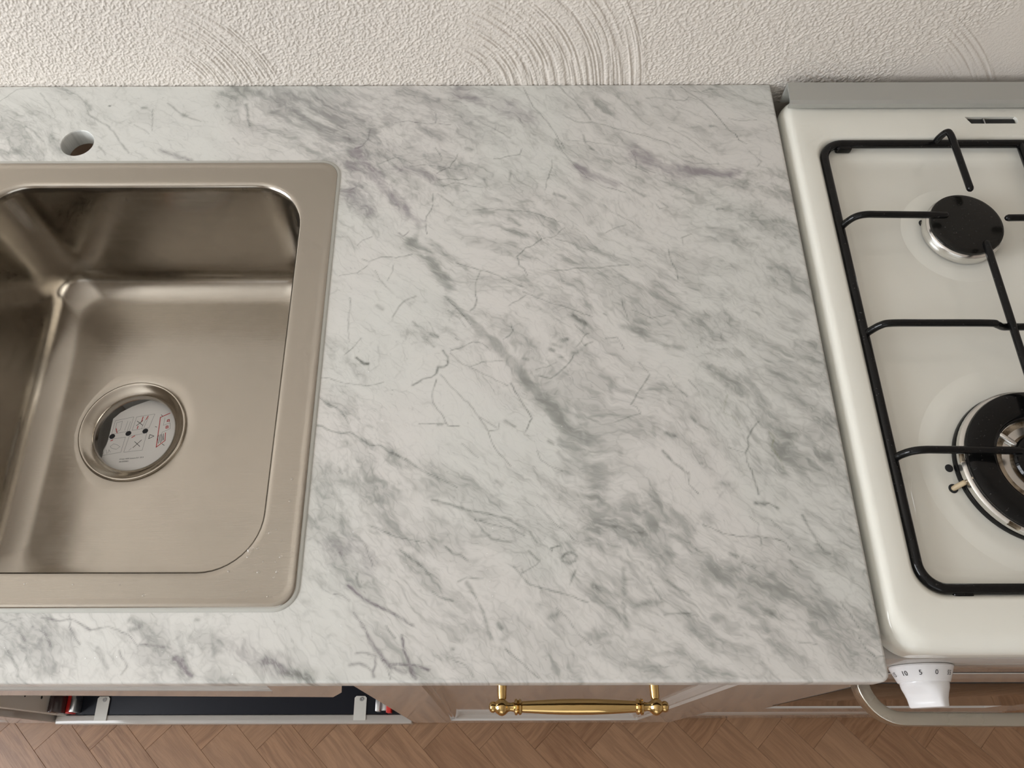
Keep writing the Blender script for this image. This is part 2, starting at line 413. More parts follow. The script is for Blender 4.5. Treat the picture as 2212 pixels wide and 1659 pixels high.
def build_wall():
    """back wall: the strip along the worktop carries the real relief of the rough plaster and its swept brush arcs"""
    st = 0.00075
    xs = np.arange(-0.96, 0.42, st); zs = np.arange(-0.035, 0.165, st); nx, nz = len(xs), len(zs)
    X, Z = np.meshgrid(xs, zs)
    ca_, sa_ = math.cos(0.6), math.sin(0.6)
    U = X * ca_ + Z * sa_; W = -X * sa_ + Z * ca_
    g = fbm(U, W * 1.45, 470, 2, 21); g2 = fbm(X, Z, 620, 2, 40)
    h = sstep(g, 0.42, 0.68) * 1.0 + g2 * 0.35
    zone = 1 - 0.85 * sstep(X - Z * 0.55 + 0.10 * fbm(X, Z, 14, 2, 5), 0.155, 0.235)
    low = 1 - 0.45 * sstep(0.012 - Z, 0, 0.012)
    h = h * zone
    for k, (cx, cz, ri, ro, st_, a0, a1) in enumerate([(-0.690, -0.010, 0.030, 0.150, 1.0, 0.05, 1.5), (-0.372, -0.012, 0.030, 0.236, 1.2, -0.25, 1.5),
                                             (-0.050, -0.150, 0.13, 0.228, 0.9, 0.30, 1.45), (-0.045, -0.205, 0.30, 0.365, 0.8, 0.4, 1.3), (0.80, 0.20, 0.585, 0.625, 1.0, 2.9, 3.6)]):
        r = np.hypot(X - cx, Z - cz) + (fbm(X, Z, 9, 2, 60 + k) - 0.5) * 0.006; th = np.arctan2(Z - cz, X - cx)
        if k == 5: th = np.where(th < 0, th + 2 * PI, th)
        s = fbm(r, th * 0.005, 520, 2, 80 + k, 0.5); s = sstep(s, 0.34, 0.66)
        m = sstep(r, ri, ri + 0.05) * (1 - sstep(r, ro - 0.007, ro)) * sstep(th, a0, a0 + 0.2) * (1 - sstep(th, a1 - 0.5, a1))
        if k == 5: m = m * sstep(Z, 0.05, 0.075)
        m = m * (0.55 + 0.45 * sstep(fbm(X, Z, 25, 2, 95 + k), 0.3, 0.55)) * 0.9 * min(st_, 1.2)
        h = h * (1 - 0.45 * m) + m * s * 1.5
    fade = sstep(X, -0.96, -0.93) * (1 - sstep(X, 0.39, 0.4185)) * sstep(Z, -0.035, -0.02) * (1 - sstep(Z, 0.145, 0.163))
    Yd = 0.0022 - (h * 0.0008) * fade
    V = np.stack([X, Yd, Z], -1).reshape(-1, 3); I = np.arange(nx * nz).reshape(nz, nx)
    Q = np.stack([I[:-1, :-1], I[:-1, 1:], I[1:, 1:], I[1:, :-1]], -1).reshape(-1, 4)
    xa, xb, za, zb_ = xs[0], xs[-1], zs[0], zs[-1]
    ex = []; 
    for (p, q, r_, s_) in ((X0 - 0.1, xa, ZF - 0.006, ZT), (xb, X1 + 0.1, ZF - 0.006, ZT), (xa, xb, ZF - 0.006, za), (xa, xb, zb_, ZT)):
        ex.append(([(p, 0.0022, r_), (q, 0.0022, r_), (q, 0.0022, s_), (p, 0.0022, s_)], [(0, 1, 2, 3)]))
    ex.append(boxd(X0 - 0.1, X1 + 0.1, 0.004, 0.1, ZF - 0.006, ZT))
    ev, ef = join(*ex); n0 = len(V); ev = np.array(ev)
    F = Q.tolist() + [[i + n0 for i in f] for f in ef]
    o = grid_mesh('wall_back', np.concatenate([V, ev]), F, M_wall, 180)
    return tag(o, 'cream rough plaster wall with swept brush arcs behind the worktop', kind='structure')

ZF = -ZC; ZT = ROOM['z1'] - ZC
X0, X1, Y0 = ROOM['x0'], ROOM['x1'], ROOM['y0']
floor = mk('floor', *boxd(X0 - 0.1, X1 + 0.1, Y0 - 0.1, 0.1, ZF - 0.06, ZF - 0.006), M_wood2, base=(0, 0, ZF)); tag(floor, 'oak herringbone parquet floor', kind='structure')
ceil = mk('ceiling', *boxd(X0 - 0.1, X1 + 0.1, Y0 - 0.1, 0.1, ZT, ZT + 0.1), M_ceil); tag(ceil, 'plain pale plaster ceiling', kind='structure')
build_wall()
a, b_, c, d = WIN1['y0'], WIN1['y1'], WIN1['z0'] - ZC, WIN1['z1'] - ZC
wl = mk('wall_left', *join(boxd(X0 - 0.1, X0, Y0 - 0.1, a, ZF - 0.006, ZT), boxd(X0 - 0.1, X0, b_, 0.0, ZF - 0.006, ZT), boxd(X0 - 0.1, X0, a, b_, ZF - 0.006, c), boxd(X0 - 0.1, X0, a, b_, d, ZT)), M_wall2); tag(wl, 'cream wall with a window', kind='structure')
wr = mk('wall_right', *boxd(X1, X1 + 0.1, Y0 - 0.1, 0.0, ZF - 0.006, ZT), M_wall2); tag(wr, 'cream wall beyond the cooker', kind='structure')
e, f_, g, h = FILL_WIN['x0'], FILL_WIN['x1'], FILL_WIN['z0'] - ZC, FILL_WIN['z1'] - ZC
wf = mk('wall_front', *join(boxd(X0, e, Y0 - 0.1, Y0, ZF - 0.006, ZT), boxd(f_, X1, Y0 - 0.1, Y0, ZF - 0.006, ZT), boxd(e, f_, Y0 - 0.1, Y0, ZF - 0.006, g), boxd(e, f_, Y0 - 0.1, Y0, h, ZT)), M_wall2); tag(wf, 'cream wall with a wide window added for fill light', kind='structure')
def winframe(name, axis, p, u0, u1, z0, z1):
    t = 0.05; P = []
    def bx(ua, ub, za, zb):
        P.append(boxd(p - 0.03, p + 0.02, ua, ub, za, zb, 0.003) if axis == 'x' else boxd(ua, ub, p - 0.03, p + 0.02, za, zb, 0.003))
    bx(u0, u0 + t, z0, z1); bx(u1 - t, u1, z0, z1); bx(u0, u1, z0, z0 + t); bx(u0, u1, z1 - t, z1); bx((u0 + u1) / 2 - 0.03, (u0 + u1) / 2 + 0.03, z0, z1)
    o = mk(name, *join(*P), M_frame); tag(o, 'white painted window frame', kind='structure'); return o
winframe('window_1', 'x', X0, a, b_, c, d)
winframe('fill_window', 'y', Y0, e, f_, g, h)  # frame of the unseen window added for the front fill

# parquet: herringbone blocks, each one a plank of its own
PW = 0.0697; PLN = PW * 5
pv, pf = boxd(-PLN / 2 + 0.0001, PLN / 2 - 0.0001, -PW / 2 + 0.0001, PW / 2 - 0.0001, -0.0055, 0.0, 0.0004, 1)
pme = bpy.data.meshes.new('plank'); pme.from_pydata(pv, [], pf); pme.update(); pme.materials.append(M_wood)
ca = math.cos(-PI / 4); sa = math.sin(-PI / 4)
NX, NY = -0.927, -0.655
cnt = 0
for m_ in range(-4, 5):
    for k in range(-30, 31):
        for kind in (0, 1):
            if kind == 0: u, v = k * PW + PLN / 2, k * PW + PW / 2
            else: u, v = k * PW + PLN + PW / 2, (k + 1) * PW - PLN / 2
            u += m_ * PLN; v -= m_ * PLN
            x = NX + u * ca - v * sa; y = NY + u * sa + v * ca
            if not (-1.35 < x < 0.75 and -1.25 < y < -0.42): continue
            o = link(bpy.data.objects.new('plank', pme)); o.parent = floor; o.location = (x, y, 0.0)
            o.rotation_euler = (0, 0, -PI / 4 + (PI / 2 if kind else 0)); cnt += 1

# ------------------------------------------------------------------ marble worktop
D = 0.627; TH = 0.020; RE = 0.0028; RC = 0.007
VEINS = """v .9 .6:-372 -150.1 -371 -163 -373.9 -172.6 -377.5 -178.9 -377.8 -189.8 -376.2 -200.6
v .9 .6:-366.8 -150.2 -360.1 -156.6 -353.6 -161.5 -350.3 -165.5
v 1 .6:-346.9 -97 -349.4 -105.5 -353.3 -110.5 -354.5 -114.7 -362.4 -118.9 -368.8 -123.9
v 1 .6:-371.1 -88.3 -365.5 -98.6 -363.3 -106.3
v 1.2 .6:-278.8 -90.4 -280.9 -98.1 -293.6 -100.6 -301.6 -103.9 -308.2 -103.9
v 1.2 .55:-247.2 -105.8 -247.5 -116 -253.3 -132.6 -255.7 -145.7
v 1.3 .6:-275.8 -2.3 -270.5 -17.2 -265.3 -31.9 -256 -44.7 -245.7 -62.5 -240.7 -73.1 -233 -90.5
v 1.5 .65:-265.5 -197.9 -260.7 -207.1 -269.7 -214.7 -277.3 -217.7 -286.2 -228.2 -283.9 -238.6 -279 -243 -276.1 -250.4
v 1 .5:-260.7 -207.1 -248 -204.1 -241.4 -196.5 -237.2 -193.4
v .9 .55:-389.8 -224.9 -405.8 -229.3 -419.6 -227.8 -432.9 -233.7 -439.3 -230.7
v .9 .5:-460.2 -249.8 -443.2 -246.9 -433.8 -238.1
v 1.2 .6:-345.9 -235.4 -329.7 -241.4 -314.9 -245.8 -302.5 -251.7 -287.9 -260.5 -280.6 -263.4
v 1 .5:-322.3 -244.4 -327.1 -260.3 -327 -268.8
v 1.2 .5:-396.9 -113.8 -381 -112.1 -367.8 -113.9 -341.3 -119
v 1.5 .55:-367.3 -132.2 -355.5 -130.6 -345 -132.3 -337.2 -130.6
vp .8 .6:-415.7 -53 -402.2 -51.3 -385.7 -54.9 -372.1 -55
vp .9 .6:-372.5 -38.8 -370.9 -49.6 -372.1 -55 -355.7 -56.8
v 3 .6:-246.1 -150.6 -235.6 -155.5
v 4 .6:-293.2 -182.3 -283.1 -190.1
v 1.2 .5:-330.3 -171.1 -314.9 -169.6 -291.8 -171.3 -276.4 -172.9 -263.6 -176.1 -237 -188.7
b 7 .55:-371.4 -169.4 -353.2 -182.1 -337.8 -186.8 -314.9 -186.9 -295.8 -194.7 -277 -204
bp 16 .8:-454.1 -89.7 -447.8 -103.4 -436.1 -120.3 -424.7 -136.9 -410.6 -156.5 -396.9 -174.1 -386.3 -185.1
b 12 .8:-386.3 -185.1 -384.5 -197.5 -390.2 -212.8 -377.4 -220.4 -364.3 -242.8 -352.8 -263.1
b 9 .7:-377.9 -206.8 -364.9 -218.9 -352.2 -231 -337.2 -238.4
bp 28 .7:-345.5 -7.7 -320.4 -24.4 -287.4 -35.5 -273.8 -44.6
b 24 .6:-568 12 -537.1 -14.4 -507.6 -32.9 -477.2 -68.8 -454.3 -86.3
bp 14 .6:-409.9 -117.1 -394 -118.8 -374 -127.2
bp 20 .6:-460.6 -110.2 -452 -120.3 -456 -136.8 -441.9 -153.1
vp 1.2 .7:-404.7 -199 -400.7 -203.6 -397.1 -200.6 -394.7 -197.5
vp .8 .5:-445.4 -214.1 -440.8 -208.1 -431 -203.5
v 2.5 .5:-449.6 -135.2 -445.2 -141.8
v 4 .6:-337.6 -90.1 -332.3 -91.9
v 3.5 .5:-318.8 -130.7 -316.2 -140.6
v 2.5 .5:-291.2 -120.8 -292.6 -134.1 -286.2 -142.3
v 3 .5:-464.6 -74.1 -463 -77.6
v 1.5 .5:-442.3 -63.6 -442.9 -75.9 -449 -86.3 -456.8 -89.7
v 1.2 .5:-428.8 -110.3 -413.3 -101.9 -403.9 -105.3 -393 -110.4
v 1.2 .5:-328.6 -46.2 -320.3 -55.2 -301.4 -67.6 -290.6 -76.4
v 1 .5:-361.8 -140.4 -348.9 -135.5 -330.5 -140.5 -320.1 -142.2
v 1 .45:-467.3 -143.3 -458.1 -145 -450.6 -140.1
v .8 .45:-426.1 -244 -420.4 -255.7 -413.9 -263
v .9 .45:-407.9 -236.7 -408.7 -245.6 -413.1 -255.7
v 1.5 .6:-235.5 -0.6 -230.3 -10 -219.7 -23 -213.3 -34 -205.7 -44.8 -203.2 -50.2
v 1.3 .75:-100.2 -3 -85.1 -17.9 -75.3 -29 -68.3 -39.9 -61.6 -52.5 -55 -65 -49 -70.3 -46.1 -79.1 -38.7 -84.3
v 1.4 .6:-233 -42.9 -217 -53.8 -200.7 -53.8 -184.7 -59.2 -166.2 -66.4 -155.7 -69.9 -145.1 -73.5 -124.4 -82.3 -109.2 -91
v 1 .5:-140.6 -19.6 -129.4 -17.8 -115.8 -20.6 -99.5 -23.4 -93.4 -17.9 -84.1 -21.6
v 1.2 .55:-89.6 -8.6 -78.7 -10.5 -68.4 -5.9 -61.5 -6.9
bp 22 .95:-158 -99.3 -142.7 -107.9 -125.1 -118.1 -104.2 -119.8
bp 12 .9:-104.2 -119.8 -79.6 -123.2 -53.5 -125
b 14 .6:-53.5 -125 -20.2 -121.8 -8 -128.5
bp 14 .8:-221.2 -112.7 -210 -126.1 -194.5 -131.1 -181.9 -137.8
v .9 .55:-242.4 -76.6 -235.1 -95.7 -223.8 -112.7 -211.5 -129.4 -192.6 -142.6 -172.3 -149.2
v 1.3 .5:-162.9 -94.2 -158.4 -104.5 -159.4 -117.9
b 26 .7:-48.7 -138.2 -24.6 -151.3 -0.5 -162.7
b 34 .6:-102.7 -154.3 -78 -164 -55.2 -186.2 -30.9 -194.1 -5.8 -195.7
b 26 .6:-130.1 -170.2 -94.3 -193.8 -70.9 -209.3 -48.6 -229 -30.8 -235
b 24 .55:-26.9 -209.4 -17.9 -232 -10.4 -261.3
b 16 .6:-143.6 -246.4 -126.6 -261 -115.3 -269.5
b 16 .5:-172.7 -224.1 -155.3 -239 -138.2 -255.2
b 18 .5:-202.6 -87.2 -176.5 -97.6 -158.4 -104.5
v 1.4 .6:-134.9 -219.7 -134.1 -231.7 -129.7 -243.5 -129 -255.2
v 1 .6:-248.4 -244.6 -241 -244.6 -226 -241.7 -207.5 -241.8 -193.7 -239.6 -176.3 -238.2
v 4 .6:-164.2 -146 -154.5 -154.1
v 4 .6:-80.1 -170.4 -74.9 -170.4
v 1.2 .5:-37.5 -94.6 -26.1 -108.3 -31 -115
v 1.2 .5:-247 -207.2 -234.6 -210.3 -222.4 -217.9 -207.6 -222.5
v 1 .5:-119.7 -61.2 -100.8 -75.4 -88.9 -89.3 -79.2 -97.9
v 1 .5:-139.4 -159 -130 -168.6 -139.1 -170.2 -142.4 -163.8
v 1.2 .5:-187.9 -129.5 -171.7 -141.1 -161.7 -147.6 -151.9 -154.1
v 3 .5:-74.7 -59.6 -70.6 -59.6
v 1 .45:-108.7 -32.5 -93 -39.8 -77.8 -50.7
v 1 .45:-53 -49 -39.8 -52.6 -23.2 -50.9
v 1.2 .5:-122.9 -94.3 -110.6 -104.6 -98 -111.4 -71.6 -111.5
v 2 .55:-212.5 -71.5 -210.4 -83.7 -201.5 -92.3 -206.8 -90.6
v 1 .45:-229 -78.4 -202.3 -82 -175.8 -87.3
v 1.6 .5:-120.9 -206.1 -110.4 -201.5 -119.7 -206.1 -119.4 -215.2
v 1 .45:-196.2 -199.7 -185.6 -193.5 -175.3 -190.5
v 1 .5:-196.5 -163.6 -189.4 -173.2 -179.6 -179.5 -167.4 -187.4 -158.1 -198.3
b 8 1:-356 -274.4 -346.1 -284.3 -336.3 -294.1
b 11 1:-336.3 -294.1 -324.2 -309.3 -312.3 -320.2 -302.9 -333.7
b 10 1:-302.9 -333.7 -291.4 -346.9 -280 -362.5 -271 -372.7
b 18 .9:-271 -372.7 -261.1 -386.6 -250.2 -399.1 -243.9 -411.3
b 24 .9:-244.9 -407.7 -238.9 -425.8 -234.2 -442.4
b 34 .85:-233.9 -437.7 -225.1 -458.6 -215 -472.3
v 1.2 .7:-353.5 -277.3 -338.7 -295.5 -331.4 -305.2
v 1.6 .7:-326.9 -268.8 -325.6 -277.3 -328 -287.2 -331.6 -290
v 1 .5:-353.3 -289.9 -342.3 -298.3 -336.2 -307.9
v 2.4 .5:-385.2 -274.3 -394.7 -278.6 -400.5 -285.6 -403.7 -292.5 -405.9 -296.7
v 2 .75:-357 -333.5 -352.2 -340.1 -352 -348 -355.5 -350.6 -361.3 -350.6 -362.3 -357.1
v 1.7 .7:-363.4 -358.4 -366.8 -361 -374.8 -362.9 -383.8 -369.2
v 1.5 .6:-362.1 -363.5 -364.2 -371.2 -365.6 -380.1 -364.9 -386.3 -357.8 -396.3 -353.1 -404.9 -350.7 -409.8 -340.6 -409.9
v 1.1 .6:-376.7 -407.3 -362 -407.4 -351.9 -406.8
v 3 .6:-359.7 -408.6 -356.3 -408.6
v 1.3 .6:-358.7 -358.4 -351.6 -367.4 -342.2 -377.6 -330.6 -390.2 -323.7 -400.1 -319.2 -407.5 -314.7 -414.8 -311.3 -425.6 -306.9 -433.9 -301.4 -439.8 -294.9 -448
v 1 .5:-314.7 -414.8 -305.7 -413.6 -304.6 -407.5
v 1 .5:-323.7 -400.1 -314.7 -406.3 -306.8 -411.8
v 1.2 .6:-350 -333.5 -338.3 -329.6 -328.9 -324.2 -320.6 -325.6 -312.3 -333.6
v 1.4 .7:-293.9 -367.6 -288.3 -379 -282.8 -389.1 -278.4 -396.5 -275.2 -402.7 -278.7 -410 -281 -414.9
v 1 .5:-332.2 -350.7 -320.5 -345.5 -306.5 -344.2 -298.3 -344.9
v .9 .5:-349.9 -336.2 -342.7 -344.1 -329.8 -352 -314.7 -359.8 -296.3 -370.1
vd 3.4 1.5:-437.7 -340.5 -433.9 -343.8 -430.2 -347.1 -426.1 -347.1
v .9 .5:-474.5 -360.6 -460.5 -362 -448.6 -366.5 -425.3 -369.8 -410.5 -366
v 1.5 .55:-471.8 -377.2 -461.8 -387.3 -451.1 -392.3 -444.9 -398.5 -439.8 -407.1
v 1.7 .65:-470 -408.9 -463.2 -409.5 -454.9 -414.4 -445.8 -416.8 -438 -415.7 -428.6 -421.7 -420.4 -427.7 -410.4 -427.7 -402.2 -434.9 -394.4 -437.2 -385.3 -442 -377.4 -447.8
b 8 .5:-461.8 -387.3 -448.3 -398.5 -437.9 -416.9 -418.1 -428.9
v 1.5 .6:-402.3 -434.3 -392.1 -439.6 -378.5 -447.8 -367.2 -454.8 -356.2 -459.4 -341.8 -467.4
b 12 .5:-401.1 -436 -383.9 -449 -367.1 -458.2
b 30 .5:-375.8 -460.5 -356.1 -464 -334.3 -465.2 -312.5 -476.5
b 22 .45:-416 -462.7 -404.6 -471.8 -388.2 -476.4
v 1.2 .55:-280.6 -269 -267.4 -276.1 -254.2 -281.8 -241 -286.1 -231.6 -290.3 -214.9 -297.3
v 1 .5:-278.2 -273.2 -294.2 -284.5
vd 5 .9:-234.2 -295.8 -228.4 -300 -222.7 -304.2
v 1 .5:-232.3 -305.5 -223.3 -316.4 -218.5 -315.1
v 1 .5:-222.1 -316.4 -227.2 -324.5 -232.2 -329.9
v 1.2 .55:-293.2 -303.9 -290.9 -312.2 -294.5 -317.6 -300.5 -321.6
v 4 .7:-255.9 -332.5 -253.6 -333.8
v 3.5 .7:-244.3 -322.5 -240.1 -321.5
v 4.2 .7:-236.1 -336.5 -231.4 -336.5
v 3.2 .6:-281.9 -342.3 -277.9 -343
v 3.2 .6:-249.1 -340.4 -244.4 -340.7
v 3 .4:-253.3 -327.1 -246.4 -329.8
v 1.6 .6:-234.9 -337.8 -238.8 -345.7 -249.7 -357.4 -256.9 -362.6 -268.4 -359.9
v .8 .45:-270.5 -353.5 -260 -350.9 -250.5 -345.7
v 1.4 .45:-448.3 -275.6 -447.2 -282.6 -448 -296.6 -447.5 -310.3 -445.4 -323.9
v 3.5 .6:-298.9 -405.1 -291.1 -410.6
v 2.6 .55:-261.2 -424.5 -256.8 -426.9
v 4.5 .5:-421.1 -284.1 -416 -288.3
v 3 .6:-369.3 -316 -362.1 -318.1
v 1.4 .6:-345.5 -320.1 -343.1 -322.2
v 2.5 .5:-386.5 -302.3 -381.5 -307.1
b 12 .4:-390.8 -313.2 -376.5 -316 -374 -318.7
v 2.5 .5:-372.7 -321.4 -365.4 -329.5
v 1.5 .55:-223.9 -328.6 -216.4 -324.6
v .8 .45:-271.4 -434 -268.3 -442.3 -257.6 -449.3 -247.8 -452.8
v .9 .5:-338.1 -426.7 -331.3 -432.7 -323.5 -439.8
v 1.6 .5:-364.2 -447.3 -359.7 -450.2
v 1.5 .45:-445.2 -452.3 -441.7 -454.6
v 4 .4:-307.1 -461.8 -302.7 -465.3
v 1.2 .5:-434.4 -319.9 -441.9 -330.6 -448.5 -337.2
v 1.3 .55:-186.1 -276.6 -185 -286.8 -182.4 -294 -181.1 -301.2
v 1.3 .55:-177.1 -289.7 -167.5 -294.1 -158 -299.1 -145.4 -296.3
b 7 .75:-187.1 -308.2 -172.7 -312.5 -157.6 -322.4 -146 -329.3 -131.7 -332.1
b 26 .7:-150.1 -266.4 -134.1 -282.6 -120.5 -295.6 -110.5 -316.9 -99.8 -329.5
b 16 .6:-99.4 -326.7 -84 -339.1 -66.2 -341.9
b 16 .55:-91.1 -298.6 -74.8 -315.6 -64.1 -326.8
b 20 .5:-87.5 -269.6 -70.6 -284.2 -55.2 -290.1 -39.4 -284.3 -23 -298.8
v 1.3 .6:-165.6 -359.1 -172.5 -369.7 -179.1 -378.9 -185.3 -389.2
v .9 .5:-165.6 -359.1 -167.7 -355.1 -174.2 -347
v .9 .5:-184.7 -389.2 -180.2 -391.8 -177.2 -398.2 -186.7 -400.7 -201.1 -406.4
v 1.2 .5:-148.9 -359.2 -141.8 -372.4 -133.3 -381.6
v 1.1 .5:-130.3 -364.5 -122.1 -376.4
vg 2 .4:-96.5 -380.4 -100 -389.5 -102.1 -397.2 -94.4 -401 -89.8 -409.9
v 1.6 .7:-71.8 -406.1 -78.7 -413.7 -84 -422.4 -83.8 -429.8 -87.5 -435.9 -87.5 -444.4 -84.2 -452.8 -83.9 -458.7 -82 -469.3 -81.6 -474
v 3 .75:-160.6 -433.8 -154.5 -441.8 -148.2 -447.8 -139.9 -455
v 1.6 .6:-139.8 -453.8 -140.9 -464.5 -133 -473.9
v 8 .5:-111.7 -464.6 -106.2 -465.7
v 4 .7:-155 -417.2 -148.9 -420.3
v 4 .6:-132 -402.2 -128.9 -406
v .9 .45:-101.8 -430.9 -88.7 -435.9
vg 2.2 .4:-64 -416.2 -60.3 -422.4 -63.9 -431 -57.8 -443.2 -55.9 -452.8
b 16 .7:-79.6 -360.7 -73.1 -373.9 -67.3 -383.1 -69.4 -397.2
b 20 .7:-68.6 -399.8 -55.9 -408.7 -49.2 -424.9 -47.1 -440.8
b 22 .65:-46.4 -443.3 -39.2 -461.2 -29 -474.1
b 16 .65:-55.1 -348.7 -40.5 -370.1 -31.4 -387.1 -16 -399.9 -0.1 -408.8
b 16 .55:-41.9 -340.6 -18.1 -343.4 -1.5 -351.6
b 10 .6:-114.1 -348.5 -103.4 -359.3 -92.5 -367.3 -84.2 -376.5
v 1.4 .5:-187.6 -332 -192.8 -319.5 -203.9 -320.8
v 2.5 .55:-203.5 -293.9 -201.1 -295.4
v 2.5 .5:-128.7 -445.5 -126.4 -446.1
b 14 .6:-9.3 -327 0.5 -340.7 4 -354.3
b 16 .5:-46.2 -406.2 -36.6 -418.8 -21.5 -431.2 -13.3 -449.4
v 2 .65:-362.8 -478.5 -347.3 -482.3 -334.2 -487.2 -326 -489 -315.3 -490.9 -300.1 -494.6 -288.4 -500.6 -279.2 -506.6 -273.6 -516.1
v 2.4 .65:-325.9 -495.7 -318.8 -506.5 -311.9 -512.4 -302.6 -514.8 -294.4 -514.8
v 1.5 .55:-322.4 -496.9 -309.5 -500.6 -295.5 -503 -283.9 -510.1
v 1 .5:-272.8 -483.7 -264.7 -492.2 -256.8 -500.7 -246.6 -509.1 -237.7 -517.3
v 2 .7:-261.1 -523.1 -262.2 -520.8 -258.6 -519.6 -254 -518.5
v 3 .7:-253.2 -528.9 -250.8 -525.5 -245 -524.3 -241 -526.7 -241.8 -531.3 -247.7 -533.6 -252.2 -531.3
v 2.5 .55:-242.2 -539.3 -246 -547.3 -247.3 -550.6
v 1.5 .6:-389.3 -521.6 -382.1 -527.5 -371.5 -534.4 -362.1 -542.4
v 2 .6:-360.5 -556.5 -354.8 -560.4 -343.4 -563.8
v 2 .55:-438.8 -523.8 -434.8 -530.8 -432.3 -534.3
v 2 .5:-418.5 -516.9 -414.4 -526.2 -410.4 -535.5
vp 2.8 .85:-429.8 -551.3 -422.6 -556.9 -415.5 -562.5 -406.2 -566.9 -399.3 -570.3 -390.1 -574.6
vp 3 .6:-390.1 -574.6 -382.1 -579 -375.3 -583.3
vp 3 .8:-423.7 -573.5 -417.7 -580 -412.8 -586.5 -409 -594 -404.2 -601.4 -397.2 -608.7 -392.5 -613.9
vp 2.2 .7:-398.2 -609.8 -390.4 -612.9 -379.5 -613.4 -369.7 -614 -360.9 -617.1
vp 2.5 .8:-383.8 -590.8 -382.3 -599.3 -378.6 -607.7 -376.2 -614 -373.7 -622.2
v 2.4 .7:-396.4 -583.3 -393.9 -587.6 -389.2 -592.9
vp 2 .6:-419.3 -604.5 -410.5 -604.5 -403.8 -606.6 -403.4 -613.9 -405.3 -619
vp 1.5 .5:-440.6 -558 -433.8 -559.1 -427.8 -563.6
v 2 .6:-422.6 -541.2 -423.3 -546.8 -419.6 -552.5
v 1.2 .5:-413.7 -501.5 -402.9 -506.3 -391 -511.1 -379.2 -513.5 -367.5 -515.8
v 2 .6:-350 -519.4 -344.2 -525.2 -337.2 -526.4 -331.4 -531.1
v 1.6 .5:-339.2 -548.2 -332.4 -544.8 -318.7 -545.9
v 3 .55:-332.3 -549.3 -326.6 -558.3 -320.9 -568.2 -317.5 -577 -315.3 -585.6 -312 -593.1
v 3 .65:-306.4 -581.3 -303.7 -585.7
v 1.5 .55:-301 -601.6 -293.4 -607.9 -283.8 -616.2 -275.3 -623.4
v 1.4 .5:-286.8 -541.5 -278.7 -536.9 -271.7 -531.2
v 2 .55:-280.7 -523.1 -272.8 -531.2
v 1.6 .6:-293.6 -535.8 -286.8 -543.8 -281.3 -550.5 -270 -553.9 -253.3 -558.4 -233.3 -565.1
v 5 .45:-265.1 -577.1 -258.4 -575
v 1.2 .5:-259.3 -569.5 -248.6 -580.4 -241.3 -591.2 -232.9 -598.6
vd 3 .7:-343.3 -601.5 -342.2 -601.7
b 26 .4:-368.5 -485.9 -344.8 -493.2 -321.2 -498.1
b 22 .4:-361.7 -517 -344.4 -514.7 -321.1 -528.8
bp 18 .4:-448.2 -521.5 -425.3 -519.2 -412.7 -535.5
b 14 .4:-441.1 -537.7 -432.6 -544.5 -420.6 -553.6
vp 1 .5:-399.3 -608.7 -393.4 -618 -390.9 -624.2
v 1.5 .5:-345.9 -607.8 -331.6 -614.1 -326.1 -622.3
vd 3.2 .8:-85.3 -481.7 -79.6 -483 -73.6 -482.4 -67.1 -486.7
v 1.2 .6:-132.5 -501 -125.8 -503.4 -117 -508.2 -103.5 -511.2 -94.2 -511.8 -84.9 -511.2 -73.5 -513 -64.8 -516.6 -62.2 -522.5
v .9 .5:-84.9 -511.8 -86 -518.9
v .9 .5:-91.8 -493.9 -85.6 -499.9 -85.9 -510.6
v .8 .5:-74.5 -496.3 -66.6 -505.9
v 2.6 .6:-46.9 -492.8 -43.8 -502.4 -38.9 -514.3 -33.8 -524.9 -29.4 -526
b 16 .6:-33.6 -523.7 -21.5 -533 -11.2 -538.7 -0.9 -544.4
b 18 .75:-167.8 -528 -154.8 -536.1 -141.9 -543 -128.5 -545.3 -115 -546.4
b 26 .65:-115 -546.4 -101.6 -548.7 -83.7 -549.9 -70.9 -555.5 -66.2 -561.1
v 3 .5:-208.7 -502 -196.1 -505.6 -184.6 -508
b 18 .6:-198.1 -517.4 -180.9 -519.8 -169.8 -524.5
v 2 .55:-145.7 -515.2 -143.9 -519.9 -135.3 -525.8
v 3 .6:-112.3 -525.8 -106.9 -528.2
v 1.2 .5:-104 -532.8 -93.2 -537.4
v 3.4 .6:-63.7 -531.7 -58.9 -537.5
b 34 .8:-218.2 -486.3 -195.7 -485.1 -172.2 -486.4 -155.2 -493.7 -144.1 -499.8
b 14 .6:-236.4 -471.5 -215.7 -482.6 -201.6 -485.1
v 5 .5:-229 -551.8 -220.1 -555.2 -206.9 -560.8 -196.3 -568.5 -182.5 -565.3 -173.5 -565.3
v 2 .5:-183.1 -545.1 -178.3 -555.3 -173.3 -563.1
v 5 .45:-203.1 -538.3 -202.9 -551.9 -205 -565.2 -202.9 -582.7
b 16 .7:-231.3 -593.3 -214.4 -588 -202.8 -596.6 -195.6 -601.9 -186.4 -610.2 -180.5 -617.5 -175.8 -624.7
v 2 .5:-172.2 -575.2 -163.2 -574.1 -152 -574.1 -145.6 -576.3
b 12 .6:-132.5 -578.5 -123.4 -577.4 -119.9 -585 -124.8 -588.2
v 5 .5:-89.4 -573.2 -85.2 -575.4
b 70 .35:-114.8 -588.2 -88.8 -598.9 -67.7 -604.2 -43.9 -593.7
b 60 .35:-85.6 -577.5 -64.2 -583 -41 -577.6
b 50 .4:-58.7 -550 -38 -561.2 -15.5 -561.2 -6.5 -572.3
v 1.7 .55:-27.6 -565.6 -21 -577.7 -16.2 -587.4
v 1.2 .55:-18.6 -593.8 -14.8 -602.3 -8.4 -608.6 1.6 -607.5
v 1.2 .5:-15.1 -609.6 -6 -623
